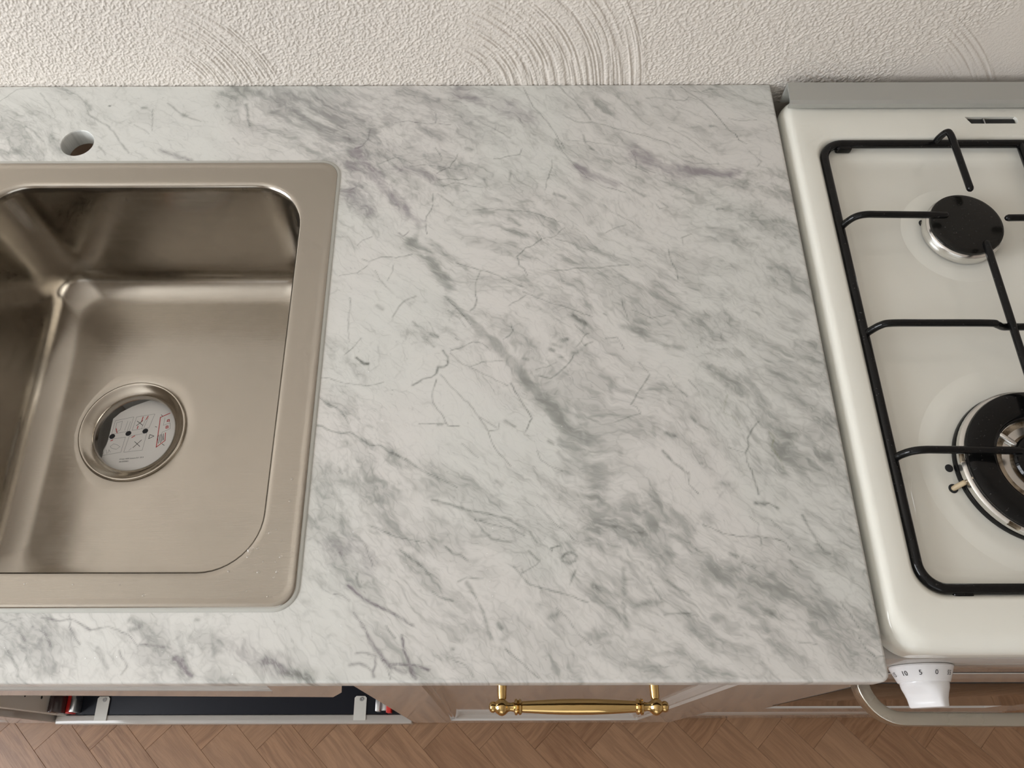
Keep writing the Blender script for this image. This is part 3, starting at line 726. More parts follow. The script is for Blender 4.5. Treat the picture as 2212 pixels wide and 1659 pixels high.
v 2 .5:-66.5 -596.9 -53.6 -598.5
b 20 .6:-22.3 -486.8 -16 -503.7 -7.4 -507.3 -0.2 -517.9
b 26 .55:-28 -472 -11.9 -481.9 -2 -491.7
b 16 .5:-156.9 -619.6 -135.2 -619.7 -124.9 -623.8
b 14 .4:-226.9 -515 -215.5 -518.6 -204.4 -524.4
b 20 .45:-219.2 -577.2 -202.9 -582.7 -198.2 -593.4
v 2 .5:-167.4 -547.4 -163.3 -552 -150.5 -559.8
v 1.7 .55:-789 -1.5 -770 -11.6 -758.1 -23.9 -750.8 -40.9 -737.9 -50.6 -725.5 -57.8 -715.9 -69.6 -708.2 -81.2 -696.6 -95.1
v 5 .5:-758.7 -21.5 -750.5 -33.7
v 1.7 .55:-667.7 -24.2 -654.6 -36.5 -644.3 -43.7 -626.8 -51
v 4 .6:-648.4 -41.3 -643.4 -43.7
v 1.2 .5:-698.7 -55.5 -686.5 -62.6 -680 -68.5
v 1 .45:-682.6 -33.9 -677 -65
vp 5 .6:-663.6 -90.6 -655.6 -95.2 -644.2 -99.8 -629.1 -105.5
v 2 .5:-730.6 -85.8 -721.1 -97.3
v 1.2 .5:-811.5 -8.9 -795.7 -28.7 -786.3 -45.6
v 1.2 .5:-852.9 -21.1 -838.8 -3.8 -820.7 -1.4
v 3.5 .6:-580.7 -27 -576.7 -44 -573.1 -58.3
v 4 .5:-611.9 -28.1 -609.7 -30.6
v 4 .5:-694 -31.5 -690.4 -31.5
v 6 .45:-784.5 -69.3 -781.6 -74
v 2 .5:-816.3 -57.4 -805.5 -64.5 -791.3 -78.6
v 4 .5:-835 -90 -824.9 -94.6
b 26 .75:-596.6 -4.7 -573.3 -12.3 -549.7 -24.7 -527.4 -44.2 -508 -56.2 -486.6 -72.7
b 30 .7:-488.6 -70.4 -459.8 -95.9 -439 -109.6
b 14 .5:-512.4 -10 -491.5 -37.1 -464.9 -25
v 1.5 .5:-589 -74.7 -580.6 -84
vd 2.4 1.4:-731 -28.4 -729.9 -28.7
bp 20 .55:-463.1 -144.9 -446.4 -162.1 -435.3 -168.6
b 12 .4:-833.9 -94.6 -825.6 -99.2 -813.6 -90.1
b 14 .35:-816.5 -18.8 -789.8 -38.4 -767.8 -55.2
v 2 .5:-696 -602 -687 -612.5 -683.2 -621.4
v 1.6 .5:-680.6 -606.5 -675.7 -614
v 3 .45:-625.2 -600.6 -614.2 -615.6
vp 2 .5:-607.5 -602.2 -598.9 -614.2 -602.4 -620.1
vp 2 .5:-592.5 -597.6 -571.7 -599.2
vp 7 .8:-562.3 -608.3 -557.3 -609.8 -553 -617.3 -547.6 -621.7
v 10 .85:-491.3 -609.9 -483.3 -611.5 -474.6 -618.9 -463.6 -620.4 -453.8 -624.8
vp 3 .6:-423.5 -613.1 -415.8 -611.6 -406 -617.6 -404.2 -622
vp 3 .6:-408.9 -596.5 -398.9 -605.7 -392.1 -614.6 -379.4 -619.1
vp 3 .65:-383.7 -593.5 -380 -605.7 -374.8 -616.2 -371.4 -623.6
bp 20 .5:-512.7 -602.4 -492.9 -609.9 -476.5 -615.9
vp 2 .6:-675.3 -576.2 -660 -579.1 -650 -577.7 -633.6 -586.2
vp 2 .5:-680.9 -583.3 -669.3 -589 -662.7 -598.7
vp 1.6 .6:-653.6 -574.8 -649.6 -586.2 -639.9 -597.4
v 6 .6:-603.2 -577.8 -593.3 -583.5 -601.5 -586.3
v 4 .6:-550.3 -578.6 -548.1 -578.6
b 14 .5:-604.2 -587.7 -589.9 -586.3 -580.2 -592
vp 1.5 .5:-708.6 -577.5 -695.5 -583.3 -684 -594.5
bp 90 .30:-522.3 -23.7 -451.9 -42.1 -383.7 -33.3
bp 80 .28:-463 -77.6 -395.5 -83 -328.5 -51.6
b 90 .28:-406 -145.2 -328.1 -120.7 -250.1 -153.8
b 60 .25:-355.3 -78 -287.8 -69.4 -235.8 -121
b 90 .30:-216 -87.1 -138.6 -121.4 -50.9 -154.5
b 100 .32:-167.4 -154.1 -93.4 -186.1 -21.8 -217
b 70 .25:-213.3 -34 -146.1 -52.2 -54.1 -79
b 80 .28:-218.4 -137.6 -157.7 -193.6 -123.6 -231.7
b 90 .30:-127.5 -291.3 -70.2 -326.8 -16.3 -367.5
b 70 .30:-52 -367.4 -25.1 -418.8 -16.6 -467.2
b 80 .25:-379.9 -496.8 -321.1 -514.8 -252.2 -532.4
b 100 .28:-204.1 -520.9 -148.2 -538.4 -70.9 -555.5
b 90 .28:-218.2 -560.8 -175.2 -582.7 -133.3 -604.1
b 80 .25:-58.7 -550 -28.9 -572.2 -10.9 -593.8
bp 50 .22:-686.9 -600.5 -590.6 -608.2 -542.9 -611.3
b 40 .22:-827.7 -47.9 -785.7 -71.7 -754.8 -48.1
vp 1.2 .5:-633.6 -586.2 -619.6 -583.4 -603.9 -589.1 -593.4 -598.9"""
def build_marble():
    st = 0.00115
    xs = np.concatenate([np.arange(-1.25, -0.88, 0.006), np.arange(-0.88, -0.0085, st), np.arange(-0.008, 0.0001, 0.0005)])
    ys = np.concatenate([np.arange(-D, -D + 0.0082, 0.0005), np.arange(-D + 0.009, -0.0001, st), [0.0]])
    nx, ny = len(xs), len(ys)
    X, Y = np.meshgrid(xs, ys); X = X.copy(); Y = Y.copy()
    dx = -X; dy = Y + D
    d = np.minimum(dx, dy)
    cm = (dx < RC) & (dy < RC)
    px = RC - dx[cm]; py = RC - dy[cm]; mm = np.maximum(px, py); L = np.hypot(px, py) + 1e-12
    X[cm] = -(RC - px / L * mm); Y[cm] = -D + (RC - py / L * mm); d[cm] = RC - mm
    Z = np.where(d < RE, -(RE - np.sqrt(np.maximum(RE ** 2 - (RE - np.clip(d, 0, RE)) ** 2, 0))), 0.0)
    V = np.stack([X, Y, Z], -1).reshape(-1, 3)
    I = np.arange(nx * ny).reshape(ny, nx)
    Q = np.stack([I[:-1, :-1], I[:-1, 1:], I[1:, 1:], I[1:, :-1]], -1).reshape(-1, 4)
    cx = V[Q].mean(1)
    hx, hy, hr = -0.7546, -0.0808, 0.0178
    sq = 0.021
    xi0 = np.searchsorted(xs, hx - sq); xi1 = np.searchsorted(xs, hx + sq); yi0 = np.searchsorted(ys, hy - sq); yi1 = np.searchsorted(ys, hy + sq)
    cut = (cx[:, 0] > -0.868) & (cx[:, 0] < -0.479) & (cx[:, 1] > -0.5625) & (cx[:, 1] < -0.1163)
    sqm = (cx[:, 0] > xs[xi0]) & (cx[:, 0] < xs[xi1]) & (cx[:, 1] > ys[yi0]) & (cx[:, 1] < ys[yi1])
    Q = Q[~(cut | sqm)]
    # rim of the tap hole
    bm = bmesh.new()
    ring = [(xs[i], ys[yi0]) for i in range(xi0, xi1)] + [(xs[xi1], ys[j]) for j in range(yi0, yi1)] + [(xs[i], ys[yi1]) for i in range(xi1, xi0, -1)] + [(xs[xi0], ys[j]) for j in range(yi1, yi0, -1)]
    ed = []
    for P in (ring, [(hx + hr * math.cos(2 * PI * i / 72), hy + hr * math.sin(2 * PI * i / 72)) for i in range(72)]):
        vs = [bm.verts.new((p[0], p[1], 0)) for p in P]
        ed += [bm.edges.new((vs[i], vs[(i + 1) % len(vs)])) for i in range(len(vs))]
    bmesh.ops.triangle_fill(bm, edges=ed, use_beauty=True, normal=(0, 0, 1))
    hv, hf = bm_data(bm)
    loops = []
    for r_, z_ in ((hr, 0), (hr - 0.0005, -0.0006), (hr - 0.0006, -0.0015), (hr - 0.0006, -TH)):
        loops.append([(hx + r_ * math.cos(2 * PI * i / 72), hy + r_ * math.sin(2 * PI * i / 72), z_) for i in range(72)])
    wv, wf_ = loft(loops); wf_ = [f[::-1] for f in wf_]
    # outer edge skirt and underside
    n0 = len(V)
    edge = list(I[0, :]) + list(I[1:, -1]) + list(I[-1, -2::-1]) + list(I[-2:0:-1, 0])
    low = V[edge].copy(); low[:, 2] = -TH
    k0 = n0; SK = [(edge[i], edge[(i + 1) % len(edge)], k0 + (i + 1) % len(edge), k0 + i)[::-1] for i in range(len(edge))]
    Vall = [V, low]; n1 = n0 + len(low)
    hv = np.array(hv); wv = np.array(wv)
    F = [tuple(q) for q in Q.tolist()] + SK
    F += [tuple(i + n1 for i in f) for f in hf]; n2 = n1 + len(hv); F += [tuple(i + n2 for i in f) for f in wf_]
    Vall = np.concatenate([V, low, hv, wv])
    # vein, band and tint fields of the stone
    x, y = Vall[:, 0], Vall[:, 1]
    vein = np.zeros(len(x)); band = np.zeros(len(x)); pur = np.zeros(len(x)); grn = np.zeros(len(x)); tw = np.full(len(x), 1e-4)
    jit = vnoise(x, y, 260, 1); jl = vnoise(x, y, 90, 2)
    rs = random.Random(3)
    for ln in VEINS.split('\n'):
        hd, pt = ln.split(':'); kd, w_, s_ = hd.split(); w_ = float(w_) / 1000; s_ = float(s_)
        c_ = np.array(list(map(float, pt.split()))).reshape(-1, 2) / 1000
        P = [c_[0]]
        for p0, p1 in zip(c_[:-1], c_[1:]):
            L = np.hypot(*(p1 - p0)); n = max(1, int(L / 0.004))
            for q in range(1, n + 1):
                p = p0 + (p1 - p0) * q / n
                if q < n: p = p + np.array([rs.uniform(-1, 1), rs.uniform(-1, 1)]) * 0.0006
                P.append(p)
        P = np.array(P)
        mg = w_ * 2.0 + 0.002
        m = np.where((x > P[:, 0].min() - mg) & (x < P[:, 0].max() + mg) & (y > P[:, 1].min() - mg) & (y < P[:, 1].max() + mg))[0]
        if not len(m): continue
        px, py = x[m], y[m]; best = np.full(len(m), 1e9)
        for p0, p1 in zip(P[:-1], P[1:]):
            ax, ay = p1 - p0; t = np.clip(((px - p0[0]) * ax + (py - p0[1]) * ay) / (ax * ax + ay * ay + 1e-12), 0, 1)
            best = np.minimum(best, np.hypot(px - p0[0] - t * ax, py - p0[1] - t * ay))
        if kd[0] == 'v':
            hw = np.maximum(w_ * 0.5 * (0.5 + 0.75 * jl[m]), 0.00055)
            if w_ > 0.0028: best = best + (jit[m] - 0.5) * w_ * 0.5
            val = s_ * np.exp(-(best / hw) ** 2) * (0.6 + 0.55 * jit[m])
            vein[m] = np.maximum(vein[m], val)
        else:
            hw = w_ * 0.5; dd = best + (jl[m] - 0.5) * w_ * 0.45
            val = s_ / (1 + np.exp((dd / hw - 0.85) * 3.2))
            band[m] = np.maximum(band[m], val)
        if 'p' in kd: pur[m] = np.maximum(pur[m], np.clip(val * 1.4, 0, 1))
        if 'g' in kd: grn[m] = np.maximum(grn[m], np.clip(val * 2.0, 0, 1))
    o = grid_mesh('countertop', Vall, F, M_marble, 50); me = o.data
    # flow field of the stone: warped, turned and stretched coordinates, plus soft haze and tint
    wx = x + (fbm(x, y, 9, 2, 7) - 0.5) * 0.045 + (fbm(x, y, 110, 2, 8) - 0.5) * 0.0055
    wy = y + (fbm(x, y, 9, 2, 17) - 0.5) * 0.045 + (fbm(x, y, 110, 2, 18) - 0.5) * 0.0055
    an = math.radians(36) + 0.25 * (fbm(x, y, 3, 2, 33) - 0.5)
    fu = wx * np.cos(an) - wy * np.sin(an); fv = wx * np.sin(an) + wy * np.cos(an)
    flow = np.stack([fu, fv * 2.5, np.zeros_like(fu)], -1)
    haze = sstep(fbm(fu, fv * 2.6, 8, 3, 50), 0.36, 0.68) * 0.40 + 0.03
    streak = sstep(fbm(fu, fv * 3.2, 24, 3, 55), 0.40, 0.64)
    tint = sstep(fbm(x, y, 8, 2, 70), 0.35, 0.65)
    for nm, arr in (('vein', vein), ('band', band), ('purple', pur), ('green', grn), ('haze', haze), ('tint', tint), ('streak', streak)):
        at = me.attributes.new(nm, 'FLOAT', 'POINT'); at.data.foreach_set('value', arr.astype(np.float32))
    at = me.attributes.new('flow', 'FLOAT_VECTOR', 'POINT'); at.data.foreach_set('vector', flow.astype(np.float32).ravel())
    tag(o, 'polished white marble countertop with grey diagonal veins, cut out for the sink', 'countertop')
    return o
build_marble()

# ------------------------------------------------------------------ sink
sx0, sx1, sy0, sy1 = -0.875, -0.472, -0.5693, -0.1093
bx0, bx1, by0, by1 = -0.838, -0.507, -0.539, -0.1395
sink = thing('kitchen_sink', (-0.6735, -0.339, -0.17), 'brushed stainless steel inset sink with one deep rectangular bowl', 'sink')
DRX, DRY, FZ = -0.7135, -0.3445, -0.166
L = []
for i_, z_ in ((0.0045, -0.004), (0.0, 0.0004), (0.0, 0.0010), (0.0008, 0.0019), (0.0022, 0.0023), (0.0045, 0.0021), (0.0065, 0.0014), (0.0085, 0.0012)):
    L.append(rr(sx0 + i_, sx1 - i_, sy0 + i_, sy1 - i_, 0.018 - i_ * 0.5, z_, 12, 10))
for o_, z_, r_ in ((0.0075, 0.0012, 0.056), (0.005, 0.0010, 0.054), (0.0028, 0.0004, 0.052), (0.0010, -0.0012, 0.0505), (0.0, -0.0035, 0.05), (-0.0008, -0.010, 0.049), (-0.004, -0.055, 0.046), (-0.0075, -0.100, 0.042), (-0.0095, -0.128, 0.039)):
    L.append(rr(bx0 - o_, bx1 + o_, by0 - o_, by1 + o_, r_, z_, 12, 10))
RF = 0.034; zc_ = FZ + RF
for k in range(1, 9):
    a_ = PI / 2 * k / 8; i_ = 0.0098 + RF * (1 - math.cos(a_)); z_ = zc_ - RF * math.sin(a_)
    L.append(rr(bx0 + i_, bx1 - i_, by0 + i_, by1 - i_, max(0.038 - 0.012 * k / 8, 0.02), z_, 12, 10))
last = L[-1]
cl = circ_like(last, DRX, DRY, 0.062, FZ - 0.0012)
for t in (0.3, 0.65, 0.9): L.append([tuple(Vector(p).lerp(Vector(q), t)) for p, q in zip(last, cl)])
L.append(cl); L.append(circ_like(last, DRX, DRY, 0.0585, FZ - 0.0028)); L.append(circ_like(last, DRX, DRY, 0.050, FZ - 0.006))
v, f = loft(L); mk('basin', v, f, M_steel, sink, smooth=60)
fz = FZ - 0.002
v, f = lathe([(0.0588, -0.002), (0.0592, 0.0008), (0.0588, 0.0018), (0.0576, 0.0022), (0.0564, 0.0017), (0.0550, 0.0004), (0.0500, -0.0022), (0.0465, -0.0040), (0.0450, -0.0056), (0.0444, -0.0090), (0.0444, -0.0140)], (DRX, DRY, fz), 72)
mk('drain_flange', v, f, M_flange, sink, smooth=50, label='polished steel drain ring with an open hole')
sl = [rr(sx0 - w_, sx1 + w_, sy0 - w_, sy1 + w_, 0.018 + w_, z_, 12) for w_, z_ in ((-0.002, 0.0012), (0.0008, 0.0011), (0.0026, 0.0008), (0.0034, 0.0001))]
v, f = loft(sl); mk('seal', [p for p in v], [q[::-1] for q in f], M_seal, sink, smooth=60, label='thin translucent sealing strip')

# ------------------------------------------------------------------ printed leaflet seen through the drain
PZ = -0.1865
leaf = thing('instruction_leaflet', (-0.715, -0.345, PZ - 0.001), 'white printed instruction leaflet lying under the open sink drain', 'leaflet')
outl = [(-0.753, -0.420), (-0.7506, -0.3683), (-0.7506, -0.3602), (-0.7480, -0.3510), (-0.7475, -0.3417), (-0.7474, -0.3333), (-0.7473, -0.3223), (-0.7402, -0.3143), (-0.7282, -0.3068), (-0.7120, -0.3000), (-0.690, -0.293), (-0.640, -0.286), (-0.632, -0.420)]
v, f = poly_extrude(outl, 'z', PZ - 0.0006, PZ); mk('sheet', v, f, M_paper, leaf)
PRN = [('g', [(-745.2, -341.3), (-744.2, -324.7), (-723.8, -320.0), (-725.7, -337.7), (-745.2, -341.3)]), ('g', [(-722.6, -336.7), (-720.4, -320.0), (-700.2, -316.4), (-703.9, -333.6), (-722.6, -336.7)]), ('g', [(-750.5, -367.3), (-747.7, -348.0), (-728.7, -345.0), (-730.4, -363.3), (-750.5, -367.3)]), ('g', [(-727.1, -363.3), (-724.6, -343.9), (-705.2, -339.9), (-706.6, -360.8), (-727.1, -363.3)]), ('k', [(-718.9, -325.3), (-711.7, -330.5)]), ('k', [(-712.7, -324.7), (-718.8, -331.0)]), ('k', [(-717.1, -350.6), (-710.3, -356.3)]), ('k', [(-709.8, -348.6), (-717.7, -357.8)]), ('r', [(-682.9, -315.4), (-693.1, -320.6), (-691.5, -357.3), (-682.9, -349.2), (-684.0, -339.9)]), ('k', [(-692.4, -344.0), (-689.9, -352.8)]), ('k', [(-691.2, -342.5), (-687.6, -352.2)]), ('k', [(-689.4, -342.0), (-686.5, -350.7)]), ('k', [(-688.1, -341.5), (-685.3, -349.2)]), ('k', [(-686.2, -340.9), (-684.5, -348.2)]), ('k', [(-701.9, -347.1), (-701.4, -341.9), (-696.5, -343.8), (-701.9, -347.1)]), ('k', [(-692.7, -317.4), (-691.0, -319.0)]), ('k', [(-696.9, -332.1), (-695.1, -332.8)]), ('k', [(-685.6, -353.3), (-682.8, -355.1)]), ('g', [(-687.7, -321.1), (-688.0, -330.6), (-680.8, -327.5), (-679.6, -334.8), (-687.6, -338.9), (-688.6, -340.9)]), ('g', [(-742.2, -327.3), (-737.2, -325.7), (-735.9, -325.2), (-736.2, -335.6), (-739.5, -338.7), (-741.6, -337.7), (-742.2, -327.3)]), ('g', [(-729.6, -325.2), (-731.2, -336.7)]), ('g', [(-726.6, -325.8), (-728.1, -337.7)]), ('g', [(-709.6, -323.2), (-712.4, -334.7)]), ('g', [(-707.1, -321.1), (-709.7, -333.6)]), ('g', [(-743.7, -356.2), (-740.5, -353.1), (-736.5, -354.2), (-732.6, -356.7), (-736.3, -359.8), (-742.3, -358.2), (-743.7, -356.2)]), ('g', [(-747.6, -360.2), (-745.7, -365.3)]), ('r', [(-713.1, -320.0), (-713.9, -326.3)]), ('r', [(-707.5, -319.0), (-709.1, -323.2)]), ('r', [(-741.3, -334.6), (-739.3, -339.8)]), ('r', [(-716.8, -331.5), (-717.2, -334.7)]), ('r', [(-683.1, -325.4), (-684.5, -325.9), (-684.3, -323.8), (-682.5, -323.3), (-682.0, -325.9)]), ('r', [(-683.1, -333.7), (-684.5, -334.2), (-684.5, -331.6), (-682.6, -331.3), (-682.1, -333.9)]), ('r', [(-744.5, -349.5), (-742.4, -348.5)]), ('r', [(-721.4, -345.5), (-718.4, -343.4)]), ('g', [(-744.9, -364.3), (-744.3, -360.2), (-742.3, -363.3)]), ('g', [(-721.7, -361.3), (-719.5, -358.3)])]
for key, mat_, nm in (('g', M_inkg, 'grey_line_drawing'), ('k', M_inkk, 'black_print'), ('r', M_inkr, 'red_print')):
    parts = [ribbon([(p[0] / 1000, p[1] / 1000) for p in pts], {'g': 0.00028, 'k': 0.00055, 'r': 0.00085}[key], PZ + 0.0002) for kk, pts in PRN if kk == key]
    if key == 'k':
        for (x_, y_) in ((-0.7440, -0.3441), (-0.7262, -0.3405), (-0.7075, -0.3376)):
            n = 20; V_ = [(x_ + 0.0032 * math.cos(2 * PI * i / n) + 0.0004 * math.sin(2 * PI * i / n), y_ + 0.0030 * math.sin(2 * PI * i / n), PZ + 0.0002) for i in range(n)]
            parts.append((V_, [tuple(range(n))]))
        for s_, p0, p1 in (('\u00a9 Inter IKEA Systems B.V. 2013', (-0.7302, -0.3719), (-0.7036, -0.3694)), ('AA-2205068-1', (-0.7300, -0.3749), (-0.7194, -0.3739))):
            td = text_data(s_, 0.0021); xsn = [q[0] for q in td[0]]; wd = max(xsn) - min(xsn)
            ax = Vector((p1[0] - p0[0], p1[1] - p0[1], 0)); sc_ = ax.length / wd; ax.normalize(); ay = Vector((-ax.y, ax.x, 0))
            parts.append(xform(td, ((p0[0] + p1[0]) / 2, (p0[1] + p1[1]) / 2, PZ + 0.0002), ax * sc_, ay))
    v, f = join(*parts); mk(nm, v, f, mat_, leaf)

# ------------------------------------------------------------------ cupboard fronts
def panel_front(name, x0, x1, z0, z1, yb, yf, fr, parent, mat=None, label=None):
    """framed door: flat frame, stepped moulding, sunk panel; front face looks towards -y"""
    mat = mat or M_lacq
    def R(i, y): return [(x0 + i, y, z0 + i), (x1 - i, y, z0 + i), (x1 - i, y, z1 - i), (x0 + i, y, z1 - i)]
    b = 0.0012
    L = [R(0.0, yb), R(0.0, yf + b), R(b, yf), R(fr, yf), R(fr + 0.002, yf + 0.003), R(fr + 0.006, yf + 0.0036), R(fr + 0.008, yf + 0.0025), R(fr + 0.013, yf + 0.006), R(fr + 0.016, yf + 0.0085)]
    v, f = loft(L, True, True)
    return mk(name, v, f, mat, parent, label=label)
FY = -0.613
cab = thing('base_cabinet', (-0.2255, -0.32, ZF), 'white base cabinet with framed door and brass bar handle below the worktop', 'cabinet')
box('body', -0.449, -0.003, -0.592, -0.012, -0.825, -0.0215, M_mel, cab)
box('plinth', -0.449, -0.003, -0.560, -0.545, ZF + 0.0005, -0.826, M_lacq, cab)
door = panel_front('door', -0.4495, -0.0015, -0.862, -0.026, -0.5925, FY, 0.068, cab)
# brass handle: turned bar on two posts
HZ, HYc, HX = -0.058, -0.6405, -0.239
def hp(s): return [(x * s, r) for x, r in hprof]
half = [(0.0, 0.0064), (0.012, 0.0063), (0.026, 0.0058), (0.040, 0.0050), (0.0475, 0.0046), (0.0485, 0.0062), (0.0500, 0.0064), (0.0508, 0.0052), (0.0520, 0.0066), (0.0535, 0.0064), (0.0545, 0.0040), (0.0570, 0.0034), (0.0590, 0.0038), (0.0605, 0.0050),
        (0.0615, 0.0061), (0.0640, 0.0072), (0.0665, 0.0068), (0.0690, 0.0050), (0.0700, 0.0040), (0.0712, 0.0046), (0.0730, 0.0045), (0.0745, 0.0034), (0.0752, 0.0016), (0.0754, 0.0004)]
prof = [(-x, r) for x, r in half[::-1]] + half[1:]
v, f = lathe([(r, x) for x, r in prof], (HX, HYc, HZ), 40, 'x', True, True)
mk('handle_bar', v, f, M_brass, door, smooth=35, label='polished brass turned handle bar')
for s_ in (-1, 1):
    v, f = lathe([(0.0060, 0.0), (0.0060, 0.0012), (0.0046, 0.0018), (0.0042, 0.004), (0.0037, 0.0205), (0.0030, 0.0225)], (HX + s_ * 0.0643, FY + 0.0002, HZ), 28, 'y', True, True)
    mk('handle_post', v, f, M_brass, door, smooth=35, label='brass post of the handle')

# sink cabinet, standing open: lower front off its drawer, upper front hanging loose
scab = thing('sink_cabinet', (-0.752, -0.32, ZF), 'open sink cabinet with a loose upper front and dark base board under the sink', 'cabinet')
box('side_panel', -1.068, -1.050, -0.6010, -0.012, -0.862, -0.0215, M_mel, scab)
box('side_panel', -0.469, -0.4525, -0.592, -0.012, -0.862, -0.0215, M_mel, scab)
box('back_panel', -1.0495, -0.4695, -0.030, -0.014, -0.86, -0.20, M_mel, scab)
for y_, z_ in ((-0.5798, -0.6925), (-0.5790, -0.7441)):
    v, f = lathe([(0.0026, 0.0), (0.0026, 0.0006)], (-1.0502, y_, z_), 14, 'x', True, True); mk('shelf_pin_hole', v, f, M_dim, scab)
yf, yb = -0.617, -0.600
zb = lambda x: -0.2595 + (x + 0.483) / (-0.823 + 0.483) * (0.033)
pts = [(-0.4500, -0.045), (-0.4500, -0.120), (-0.4642, -0.2029), (-0.4771, -0.2418), (-0.4827, -0.2595), (-1.045, zb(-1.045)), (-1.045, -0.045)]
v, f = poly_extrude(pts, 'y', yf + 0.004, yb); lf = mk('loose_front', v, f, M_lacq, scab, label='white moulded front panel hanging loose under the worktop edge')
v, f = poly_extrude([(-0.450, -0.120), (-0.4642, -0.2029), (-0.4771, -0.2418), (-0.4827, -0.2595), (-1.045, zb(-1.045)), (-1.045, zb(-1.045) + 0.045), (-0.530, -0.186), (-0.520, -0.120)], 'y', yf, yf + 0.004); mk('front_frame', v, f, M_lacq, lf)
prof_ = [(yf + 0.004, 0.0), (yf + 0.0008, 0.0005), (yf - 0.0012, 0.004), (yf - 0.0012, 0.0052), (yf + 0.0006, 0.0062), (yf + 0.0008, 0.0074), (yf + 0.0036, 0.0086), (yf + 0.004, 0.0092)]
LL = []
for x_, zz, s_ in ((-1.044, -0.168 + 0.040, 1), (-0.545, -0.172, 1), (-0.524, -0.172, 0.6)):
    LL.append([(x_, p[0] if s_ == 1 else yf + 0.004 + (p[0] - yf - 0.004) * 0.55, zz + p[1] * s_) for p in prof_])
v, f = loft(LL, True, True); mk('front_moulding', v, f, M_lacq, lf)
drw = box('base_board', -1.0495, -0.4695, -0.6000, -0.031, -0.862, -0.8405, M_dark, scab, label='dark charcoal board at the bottom of the cabinet')
v, f = boxd(-1.0680, -0.4515, -0.6150, -0.6003, -0.893, -0.840, 0.0022, 3)
mk('low_front', v, f, M_lacq, drw, smooth=35, label='low white front strip along the floor')
for xa in (-1.0005, -0.5525):
    P2 = [(xa, -0.6095), (xa, -0.5735), (xa + 0.003, -0.5705), (xa + 0.018, -0.5705), (xa + 0.021, -0.5735), (xa + 0.021, -0.6095)]
    v, f = poly_extrude(P2, 'z', -0.8400, -0.8380); mk('bracket', v, f, M_mel, drw, label='white flat fixing bracket')
    v, f = lathe([(0.0036, 0.0), (0.0032, 0.0014), (0.0016, 0.0014), (0.0012, 0.0004), (0.0, 0.0004)], (xa + 0.0125, -0.5758, -0.8381), 18, cap0=True); mk('screw', v, f, M_zinc, drw, smooth=30, label='zinc screw in the bracket')
box('runner_housing', -1.0498, -1.0420, -0.600, -0.572, -0.840, -0.770, M_smoke, drw, 0.0015, label='smoky plastic end of a drawer runner')
for s_ in (0, 1):
    X_ = lambda a, b: (a, b) if not s_ else (-1.5195 - b + 0.0, -1.5195 - a + 0.0)
    x0_, x1_ = X_(-1.0418, -1.0345) if not s_ else (-0.4940, -0.4860); box('release_clip', x0_, x1_, -0.5990, -0.565, -0.8402, -0.815, M_red, drw, 0.001, label='red plastic release clip')
    x0_, x1_ = X_(-1.0343, -1.0265) if not s_ else (-0.5120, -0.5045); box('runner_hook', x0_, x1_, -0.5970, -0.565, -0.8402, -0.812, M_zinc, drw, 0.001, label='zinc drawer runner hook')
    if s_: box('runner_plate', -0.5043, -0.4942, -0.5950, -0.565, -0.8402, -0.826, M_zinc, drw, 0.001)
nb = thing('corner_cabinet', (-1.30, -0.32, ZF), 'white framed cabinet front at the far left of the row', 'cabinet')
box('body', -1.56, -1.0705, -0.594, -0.012, -0.86, -0.0215, M_mel, nb)
panel_front('door', -1.56, -1.0720, -0.872, -0.030, -0.5945, -0.6115, 0.060, nb)
# ------------------------------------------------------------------ gas cooker
GX0, GX1 = 0.006, 0.506
ck = thing('gas_cooker', (0.256, -0.31, ZF), 'white freestanding gas cooker with black burners beside the marble worktop', 'cooker')
L = []
oy0, oy1 = -0.6055, -0.014
def OL(ix, iyf, iyb, z, r): return rr(GX0 + ix, GX1 - ix, oy0 + iyf, oy1 - iyb, r, z, 12)
L += [OL(0.002, 0.002, 0, -0.031, 0.026), OL(0, 0, 0, -0.030, 0.028), OL(0, 0, 0, -0.016, 0.028)]
for k in range(1, 7):
    a_ = PI / 2 * k / 6
    L.append(OL(0.012 * (1 - math.cos(a_)), 0.017 * (1 - math.cos(a_)), 0.006 * (1 - math.cos(a_)), -0.016 + 0.016 * math.sin(a_), 0.028))
rx0, rx1, ry0, ry1 = 0.0335, 0.4785, -0.5645, -0.0735
for i_, z_, r_ in ((0, 0, 0.026), (0.0015, -0.0004, 0.026), (0.0035, -0.0020, 0.025), (0.006, -0.0060, 0.024), (0.009, -0.0092, 0.022), (0.013, -0.0104, 0.020), (0.021, -0.0108, 0.018), (0.023, -0.0120, 0.017), (0.027, -0.0134, 0.016)):
    L.append(rr(rx0 + i_, rx1 - i_, ry0 + i_, ry1 - i_, r_, z_, 12))
v, f = loft(L, True, True)
hob = mk('hob_top', v, f, M_enamel, ck, smooth=50, label='white enamel hob tray with rounded rim')
# vent slot cut into the hob
cv, cf = poly_extrude([(0.2085, -0.0572), (0.2575, -0.0572), (0.2600, -0.0548), (0.2600, -0.0500), (0.2580, -0.0475), (0.2034, -0.0475)], 'z', -0.012, 0.01)
cutter = mk('cutter', cv, cf, M_enamel, ck)
bo = hob.modifiers.new('slot', 'BOOLEAN'); bo.operation = 'DIFFERENCE'; bo.object = cutter; bo.solver = 'EXACT'
dg = bpy.context.evaluated_depsgraph_get(); nm_ = bpy.data.meshes.new_from_object(hob.evaluated_get(dg))
hob.modifiers.clear(); old = hob.data; hob.data = nm_; nm_.name = 'hob_top'; bpy.data.meshes.remove(old); bpy.data.objects.remove(cutter)
box('vent_slot_shade', 0.2045, 0.2590, -0.0569, -0.0478, -0.0119, -0.0030, M_dim, ck, label='dark fill for the shade in the rear vent slot of the hob')  # dark block set in the pocket to stand for its shade
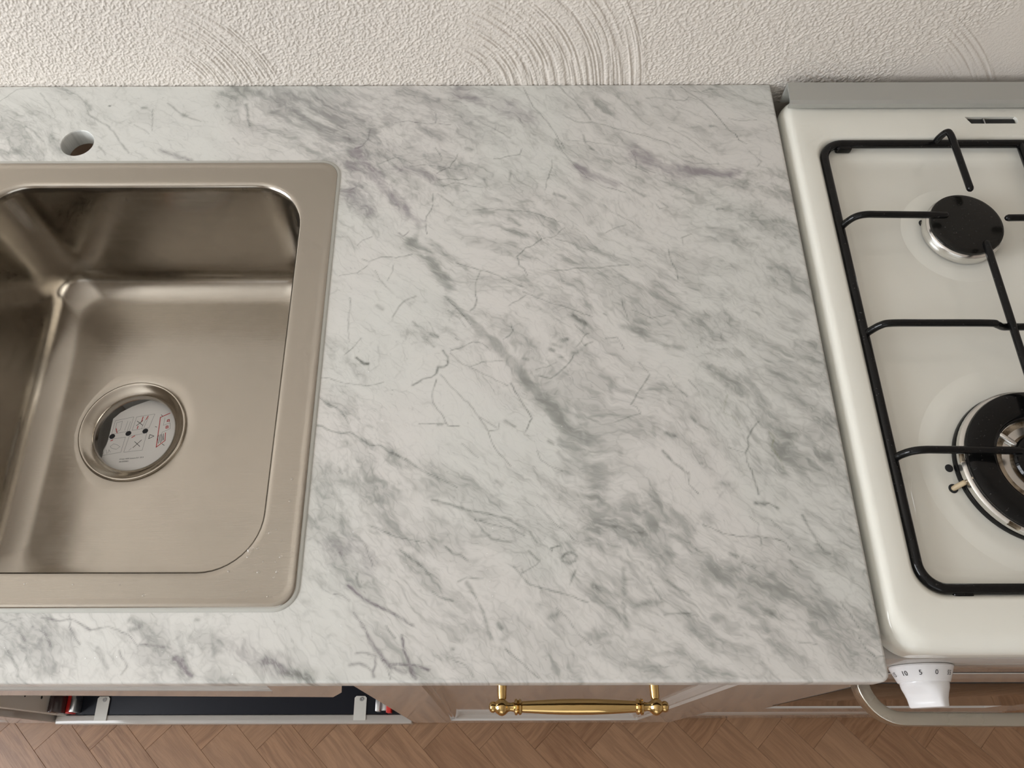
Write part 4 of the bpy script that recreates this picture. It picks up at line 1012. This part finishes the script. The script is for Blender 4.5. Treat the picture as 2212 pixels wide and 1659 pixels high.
box('vent_rib', 0.2240, 0.2252, -0.0568, -0.0479, -0.0029, -0.0012, M_zinc, ck, 0.0002)
# rear rail
v, f = poly_extrude([(-0.0105, 0.0135), (-0.0340, 0.0115), (-0.0368, 0.0085), (-0.0368, 0.0022), (-0.0350, 0.0022), (-0.0350, 0.0075), (-0.0330, 0.0095), (-0.0140, 0.0110), (-0.0140, -0.012), (-0.0105, -0.012)], 'x', 0.0125, 0.500)
mk('rear_rail', v, f, M_rail, ck, label='grey aluminium lid rail along the wall')
box('body', 0.0125, 0.4995, -0.585, -0.0185, -0.885, -0.0325, M_mel, ck)
PY = -0.606
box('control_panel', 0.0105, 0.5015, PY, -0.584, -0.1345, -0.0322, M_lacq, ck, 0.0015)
# oven door
od = panel_front('oven_door', 0.0105, 0.5015, -0.705, -0.149, -0.584, PY, 0.082, ck, M_lacq)
box('door_glass', 0.0865, 0.4255, PY - 0.0008, -0.5965, -0.566, -0.238, M_glass, od, 0.0005, label='dark reflective oven window')
box('gap_shade_strip', 0.0125, 0.4995, PY + 0.0008, -0.5842, -0.1488, -0.1347, M_dim, ck, 0.0003, label='dark strip for the shade in the gap under the control panel')  # dark strip painted in for the shade between panel and oven door
box('drawer_front', 0.0105, 0.5015, PY, -0.584, -0.872, -0.712, M_lacq, ck, 0.004)
for x_ in (0.05, 0.46):
    v, f = lathe([(0.016, 0.0), (0.016, 0.006), (0.010, 0.008), (0.010, 0.0155)], (x_, -0.52, ZF + 0.0003), 20, cap0=True, cap1=True); mk('foot', v, f, M_black, ck, smooth=30)
    v, f = lathe([(0.016, 0.0), (0.016, 0.006), (0.010, 0.008), (0.010, 0.0155)], (x_, -0.08, ZF + 0.0003), 20, cap0=True, cap1=True); mk('foot', v, f, M_black, ck, smooth=30)
# oven handle: flat bowed bar
hz = -0.196; xl, yl = 0.054, PY - 0.0002
R_ = 0.036; yo = -0.6435
path = [(xl, yl + 0.004, hz), (xl, yl, hz)]
for k in range(0, 11):
    a_ = PI / 2 * k / 10
    path.append((xl + 0.004 + R_ * (1 - math.cos(a_)), yo + (yl - yo - 0.001) * (1 - math.sin(a_)), hz))
for x_ in (0.12, 0.16, 0.20, 0.256, 0.312, 0.352, 0.392): path.append((x_, yo - 0.0012 * math.sin((x_ - 0.1) / 0.31 * PI), hz))
n = len(path)
path += [(0.512 - p[0], p[1], p[2]) for p in path[12::-1]]
sect = [(0.0055 * math.cos(t) * 1.0 if True else 0, 0) for t in (0,)]
sect = []
for cx_, cy_, a0 in ((0.0050, 0.0075, 0), (-0.0050, 0.0075, PI / 2), (-0.0050, -0.0075, PI), (0.0050, -0.0075, 1.5 * PI)):
    for k in range(4):
        a_ = a0 + PI / 2 * k / 3; sect.append((cx_ + 0.0013 * math.cos(a_), cy_ + 0.0013 * math.sin(a_)))
v, f = tube(path, 0.006, sect=sect); mk('handle', v, f, M_bar, od, smooth=35, label='brushed grey metal oven door handle')
# timer knob
KX, KZ = 0.0655, -0.0800
kn_v, kn_f = lathe([(0.0245, 0.0), (0.0258, 0.0006), (0.0262, 0.0018), (0.0258, 0.0026), (0.0213, 0.0135), (0.0207, 0.0142), (0.0200, 0.0143), (0.0195, 0.0139)], (KX, PY, KZ), 64, 'y', True, True)
knob = mk('timer_knob', kn_v, kn_f, M_plastic, ck, smooth=30, label='white timer knob with a numbered skirt')
LL = []
ta = math.radians(52)
for hh, ra, rb, ex in ((0.0138, 0.0198, 0.0198, 2.0), (0.0160, 0.0198, 0.0196, 2.0), (0.0190, 0.0190, 0.0170, 2.3), (0.0230, 0.0175, 0.0125, 2.8), (0.0270, 0.0165, 0.0095, 3.2), (0.0310, 0.0160, 0.0080, 3.5), (0.0335, 0.0158, 0.0076, 3.5), (0.0345, 0.0150, 0.0068, 3.5)):
    lp = []
    for i in range(48):
        t = 2 * PI * i / 48; ct, st_ = math.cos(t), math.sin(t)
        u = ra * math.copysign(abs(ct) ** (2 / ex), ct); w_ = rb * math.copysign(abs(st_) ** (2 / ex), st_)
        lp.append((KX + u * math.cos(ta) - w_ * math.sin(ta), PY - hh, KZ + u * math.sin(ta) + w_ * math.cos(ta)))
    LL.append(lp)
v, f = loft(LL, True, True); mk('knob_grip', v, f, M_plastic, knob, smooth=40)
parts = []
for s_, ang in (('15', -92), ('10', -61), ('5', -29), ('0', 2), ('55', 34), ('50', 66), ('45', 97)):
    p_ = math.radians(ang); nrm = Vector((math.sin(p_), 0, math.cos(p_))); tg = Vector((math.cos(p_), 0, -math.sin(p_)))
    upd = (Vector((0, 1, 0)) * 0.0109 + nrm * 0.0045).normalized(); out = tg.cross(upd)
    if out.dot(nrm) < 0: out = -out
    pos = Vector((KX, PY - 0.0078, KZ)) + nrm * 0.02385 + out * 0.00025
    parts.append(xform(text_data(s_, 0.0058), pos, tg, upd))
v, f = join(*parts); mk('minute_numbers', v, f, M_inkk, knob)
# burners
def well(c, R):
    v, f = lathe([(R, -0.01345), (R - 0.006, -0.0131), (R - 0.012, -0.0124), (R - 0.016, -0.0122), (R - 0.020, -0.0125), (R - 0.026, -0.0128), (R - 0.034, -0.0129), (0.004, -0.0129)], (c[0], c[1], 0), 64, cap1=True)
    return mk('burner_well', v, [q for q in f], M_enamel, ck, smooth=40)
b1 = (0.1665, -0.1935); b2 = (0.1700, -0.4465)
well(b1, 0.058); well(b2, 0.100)
well((0.345, -0.1935), 0.058); well((0.342, -0.4465), 0.08)
def small_burner(c, R):
    v, f = lathe([(R + 0.0005, -0.0115), (R + 0.0018, -0.0105), (R + 0.0018, -0.0015), (R + 0.0008, 0.0000), (R - 0.001, 0.0010), (R - 0.003, 0.0016)], (c[0], c[1], 0), 64, cap0=True, cap1=True)
    bn = mk('burner', v, f, M_chrome, ck, smooth=35, label='aluminium burner ring with a black cap')
    v, f = lathe([(R - 0.002, 0.0014), (R - 0.0004, 0.0020), (R, 0.0034), (R - 0.0004, 0.0052), (R - 0.0020, 0.0064), (R - 0.0040, 0.0069), (0.010, 0.0072), (0.001, 0.0073)], (c[0], c[1], 0), 64, cap0=True, cap1=True)
    mk('burner_cap', v, f, M_cap, bn, smooth=30, label='round black enamel burner cap')
    return bn
bn1 = small_burner(b1, 0.0362)
small_burner((0.345, -0.1935), 0.0362); small_burner((0.342, -0.4465), 0.046)
R = 0.0665
v, f = lathe([(R + 0.0040, -0.0120), (R + 0.0042, -0.0090), (R + 0.0035, -0.0072), (R + 0.002, -0.0068)], (*b2, 0), 80, cap0=True, cap1=True)
bn2 = mk('burner', v, f, M_black, ck, smooth=35, label='large double ring burner at the front')
v, f = lathe([(R + 0.0018, -0.0069), (R + 0.0030, -0.0062), (R + 0.0030, -0.0008), (R + 0.0016, 0.0006), (R - 0.001, 0.0012), (0.020, 0.0012), (0.019, -0.003)], (*b2, 0), 80, cap1=True); mk('burner_ring', v, f, M_chrome, bn2, smooth=35)
v, f = lathe([(0.0400, 0.0013), (R - 0.003, 0.0013), (R - 0.0006, 0.0020), (R, 0.0036), (R - 0.0006, 0.0054), (R - 0.003, 0.0068), (R - 0.006, 0.0073), (0.0450, 0.0073), (0.0425, 0.0066), (0.0405, 0.0046), (0.0400, 0.0013)], (*b2, 0), 80); mk('outer_cap', v, f, M_black, bn2, smooth=30, label='glossy black outer ring of the burner cap')
v, f = lathe([(0.0395, 0.0014), (0.0370, 0.0016), (0.0330, 0.0010), (0.0300, -0.001), (0.0285, 0.0010), (0.0240, 0.0020), (0.015, 0.0022)], (*b2, 0), 64, cap1=True); mk('inner_ring', v, f, M_stain, bn2, smooth=30, label='heat stained inner flame ring')
v, f = lathe([(0.0240, 0.0022), (0.0255, 0.0030), (0.0258, 0.0046), (0.0245, 0.0066), (0.0220, 0.0074), (0.001, 0.0078)], (*b2, 0), 56, cap0=True, cap1=True); mk('inner_cap', v, f, M_black, bn2, smooth=30, label='small black centre cap')
for a_ in (0.35, 2.45, 4.5):
    cx_, cy_ = b2[0] + 0.0330 * math.cos(a_), b2[1] + 0.0330 * math.sin(a_)
    t_ = Vector((math.cos(a_), math.sin(a_), 0)); v, f = tube([Vector((cx_, cy_, 0.0025)) - t_ * 0.007, Vector((cx_, cy_, 0.0030)) + t_ * 0.007], 0.0026, seg=10); mk('flame_bridge', v, f, M_chrome, bn2, smooth=40)
for a_ in (3.05, 4.1, 4.9):
    c_ = Vector((b2[0] + 0.0682 * math.cos(a_), b2[1] + 0.0682 * math.sin(a_), 0.0)); t_ = Vector((-math.sin(a_), math.cos(a_), 0))
    v, f = boxd(-0.005, 0.005, -0.0014, 0.0014, -0.0026, 0.0014, 0.0003); v, f = xform((v, f), c_, t_, Vector((math.cos(a_), math.sin(a_), 0)), (0, 0, 1)); mk('burner_notch', v, f, M_stain, bn2)
def igniter(c, tip, par):
    v, f = lathe([(0.0042, 0.0), (0.0042, 0.0008), (0.0034, 0.0010)], (c[0], c[1], -0.0129), 20, cap0=True, cap1=True); o = mk('igniter_hole', v, f, M_dim, par)
    a_ = Vector((c[0], c[1], -0.0125)); t_ = Vector(tip); m_ = a_.lerp(t_, 0.55)
    v, f = tube([a_, m_], 0.0024, seg=12); mk('igniter_base', v, f, M_ceramic, par, smooth=40, label='yellowed ceramic of the spark igniter')
    v, f = tube([m_, a_.lerp(t_, 0.9), t_], 0.0013, seg=10); mk('igniter_pin', v, f, M_stain, par, smooth=40)
igniter((0.0945, -0.4655), (0.1065, -0.4600, 0.0010), bn2)
igniter((0.1335, -0.1800), (0.1390, -0.1825, 0.0), bn1)
v, f = lathe([(0.0036, 0.0), (0.0036, 0.0006), (0.0028, 0.0007)], (0.0955, -0.4465, -0.0130), 20, cap0=True, cap1=True); mk('drip_hole', v, f, M_dim, ck)

# pan support: black wire frame with raised fingers, lifts off the hob
ps = thing('pan_support', (0.256, -0.318, -0.0134), 'black enamelled wire pan support resting on the white hob', 'pan support')
fx0, fx1, fy0, fy1 = 0.0425, 0.4695, -0.5545, -0.0825
v, f = tube(rr(fx0, fx1, fy0, fy1, 0.022, -0.0035, 10), 0.0045, closed=True); mk('wire_frame', v, f, M_black, ps, smooth=60)
AZ = 0.0165; ar = 0.0035
def arm(pts): 
    v, f = tube(smooth_path(pts, 5), ar, seg=12); return mk('finger', v, f, M_black, ps, smooth=60)
def larm(y, xe): arm([(fx0 + 0.002, y - 0.0005, -0.002), (fx0 + 0.004, y, 0.004), (fx0 + 0.009, y, 0.0125), (fx0 + 0.018, y, AZ), (fx0 + 0.035, y, AZ), (xe, y - 0.001, AZ)])
larm(-0.1905, 0.1395); larm(-0.4400, 0.1440)
arm([(fx0 + 0.002, -0.3150, -0.002), (fx0 + 0.004, -0.3148, 0.004), (fx0 + 0.009, -0.3145, 0.0125), (fx0 + 0.018, -0.3145, AZ), (0.10, -0.3145, AZ), (0.150, -0.3148, AZ), (0.158, -0.3150, AZ - 0.002), (0.166, -0.3150, AZ - 0.0065), (0.174, -0.3150, AZ - 0.0068), (0.190, -0.3150, AZ - 0.0065), (0.200, -0.3148, AZ - 0.002), (0.210, -0.3148, AZ), (0.41, -0.3148, AZ), (0.455, -0.3148, 0.012), (fx1, -0.3148, -0.002)])
arm([(0.1645, fy1 + 0.0005, -0.002), (0.1650, fy1 + 0.0005, 0.006), (0.1672, fy1 - 0.0010, 0.0150), (0.1690, fy1 - 0.0050, AZ + 0.001), (0.1710, fy1 - 0.020, AZ), (0.1725, -0.1585, AZ)])
arm([(0.1712, -0.2255, AZ), (0.1712, -0.28, AZ), (0.1712, -0.34, AZ), (0.1712, -0.418, AZ)])
arm([(0.2010, -0.1950, AZ), (0.225, -0.1950, AZ), (0.243, -0.1950, AZ - 0.003), (0.256, -0.1950, -0.002)])
arm([(0.2010, -0.4400, AZ), (0.225, -0.4400, AZ), (0.243, -0.4400, AZ - 0.003), (0.256, -0.4400, -0.002)])
arm([(0.1712, fy0, -0.002), (0.1712, fy0 + 0.004, 0.008), (0.1712, fy0 + 0.014, AZ), (0.1712, -0.475, AZ)])
v, f = tube([(0.256, fy0, -0.0035), (0.256, -0.318, -0.0035), (0.256, fy1, -0.0035)], 0.004); mk('centre_wire', v, f, M_black, ps, smooth=60)
for x_, y_ in ((0.0665, fy1 - 0.0035), (0.425, fy1 - 0.0035), (0.0755, fy0 - 0.0030), (0.425, fy0 - 0.0030)):
    v, f = boxd(x_ - 0.0085, x_ + 0.0085, y_ - 0.0042, y_ + 0.0042, -0.0104, -0.0020, 0.0024, 3); mk('foot', v, f, M_black, ps, smooth=60, label='black rubber foot')

# ------------------------------------------------------------------ water drops
def drop_mesh():
    n = 14; V = []; F = []
    pr = [(1.0, 0.0), (0.98, 0.16), (0.86, 0.36), (0.62, 0.54), (0.32, 0.64)]
    for r_, z_ in pr:
        for i in range(n): V.append((r_ * math.cos(2 * PI * i / n), r_ * math.sin(2 * PI * i / n), z_))
    for k in range(len(pr) - 1):
        for i in range(n): F.append((k * n + i, k * n + (i + 1) % n, (k + 1) * n + (i + 1) % n, (k + 1) * n + i))
    V.append((0, 0, 0.68)); t = len(V) - 1
    for i in range(n): F.append(((len(pr) - 1) * n + i, (len(pr) - 1) * n + (i + 1) % n, t))
    return V, F
dv, df = drop_mesh()
dme = bpy.data.meshes.new('water_drop'); dme.from_pydata(dv, [], df); dme.update(); dme.materials.append(M_water)
dme.polygons.foreach_set('use_smooth', [True] * len(dme.polygons)); dme.set_sharp_from_angle(angle=math.radians(60))
RIM = [(-0.5133, -0.5217, 0.0030), (-0.5071, -0.5205, 0.0014), (-0.5145, -0.5276, 0.00128), (-0.4988, -0.5072, 0.00128), (-0.4937, -0.5044, 0.00089), (-0.4872, -0.5278, 0.0014), (-0.5043, -0.5403, 0.00153), (-0.4887, -0.54, 0.00153), (-0.488, -0.5139, 0.00064), (-0.4911, -0.5315, 0.00089), (-0.5013, -0.5315, 0.00064), (-0.5289, -0.5395, 0.00102), (-0.5122, -0.5558, 0.00089), (-0.4942, -0.5601, 0.00102), (-0.4889, -0.5604, 0.00089), (-0.4912, -0.5447, 0.00076), (-0.6947, -0.5494, 0.00113), (-0.655, -0.5501, 0.00075), (-0.6166, -0.5505, 0.00075), (-0.5956, -0.5590, 0.00132), (-0.4847, -0.4597, 0.00132), (-0.4845, -0.4795, 0.00113)]
for i, (x_, y_, r_) in enumerate(RIM):
    o = link(bpy.data.objects.new('water_drop', dme)); o.location = (x_, y_, 0.0012 + ZC); o.scale = (r_, r_, r_)
    if i == 0: tag(o, 'largest clear water drop, near the front corner of the sink rim', 'water drop')
    else: tag(o, 'tiny clear water drop on the steel sink rim', 'water drop', 'tiny water drops on the sink rim')
TOP = [(-0.4089, -0.4038, 0.0018), (-0.2668, -0.4163, 0.0020), (-0.2479, -0.4101, 0.0013), (-0.4402, -0.3498, 0.0011), (-0.4245, -0.3551, 0.0011), (-0.3714, -0.3583, 0.0013), (-0.2901, -0.458, 0.0010), (-0.2933, -0.4499, 0.0008), (-0.4143, -0.4685, 0.0010), (-0.382, -0.5337, 0.0012), (-0.3481, -0.5338, 0.0011), (-0.3151, -0.5379, 0.0015), (-0.3125, -0.5479, 0.0016), (-0.3128, -0.5537, 0.0014), (-0.3085, -0.5561, 0.0010), (-0.3102, -0.56, 0.0010), (-0.4321, -0.583, 0.0015), (-0.4279, -0.5058, 0.0015), (-0.4051, -0.5717, 0.0010), (-0.3999, -0.5895, 0.0010), (-0.3814, -0.5901, 0.0010), (-0.6323, -0.6076, 0.0014), (-0.6248, -0.6072, 0.0014), (-0.6077, -0.6066, 0.0014), (-0.5666, -0.6063, 0.0011), (-0.5545, -0.5983, 0.0011), (-0.5145, -0.6198, 0.0012), (-0.1264, -0.5366, 0.0012), (-0.1228, -0.5303, 0.0009)]
for x_, y_, r_ in TOP:
    o = link(bpy.data.objects.new('water_drop', dme)); o.location = (x_, y_, ZC); o.scale = (r_, r_, r_)
    tag(o, 'tiny glinting water drop on the marble worktop', 'water drop', 'tiny water drops on the marble')
rs = random.Random(11); V = []; F = []
def spray(cx, cy, sx_, sy_, n, tilt=0.0):
    for _ in range(n):
        u, w_ = rs.gauss(0, sx_), rs.gauss(0, sy_); x_ = cx + u * math.cos(tilt) - w_ * math.sin(tilt); y_ = cy + u * math.sin(tilt) + w_ * math.cos(tilt)
        if x_ < -0.466 and y_ > -0.575: continue
        if not (-0.85 < x_ < -0.01 and -0.62 < y_ < -0.01): continue
        r_ = rs.uniform(0.00025, 0.0006); k = len(V)
        V.extend([(x_ + p[0] * r_, y_ + p[1] * r_, p[2] * r_) for p in dv]); F.extend([[i + k for i in q] for q in df])
spray(-0.285, -0.455, 0.030, 0.005, 70, -1.0); spray(-0.32, -0.545, 0.02, 0.02, 70); spray(-0.43, -0.48, 0.025, 0.03, 60); spray(-0.60, -0.600, 0.08, 0.010, 60); spray(-0.42, -0.56, 0.03, 0.03, 50)
o = mk('water_mist', V, F, M_water, smooth=60); tag(o, 'fine spray of water specks across the marble near the sink', 'water', kind='stuff')
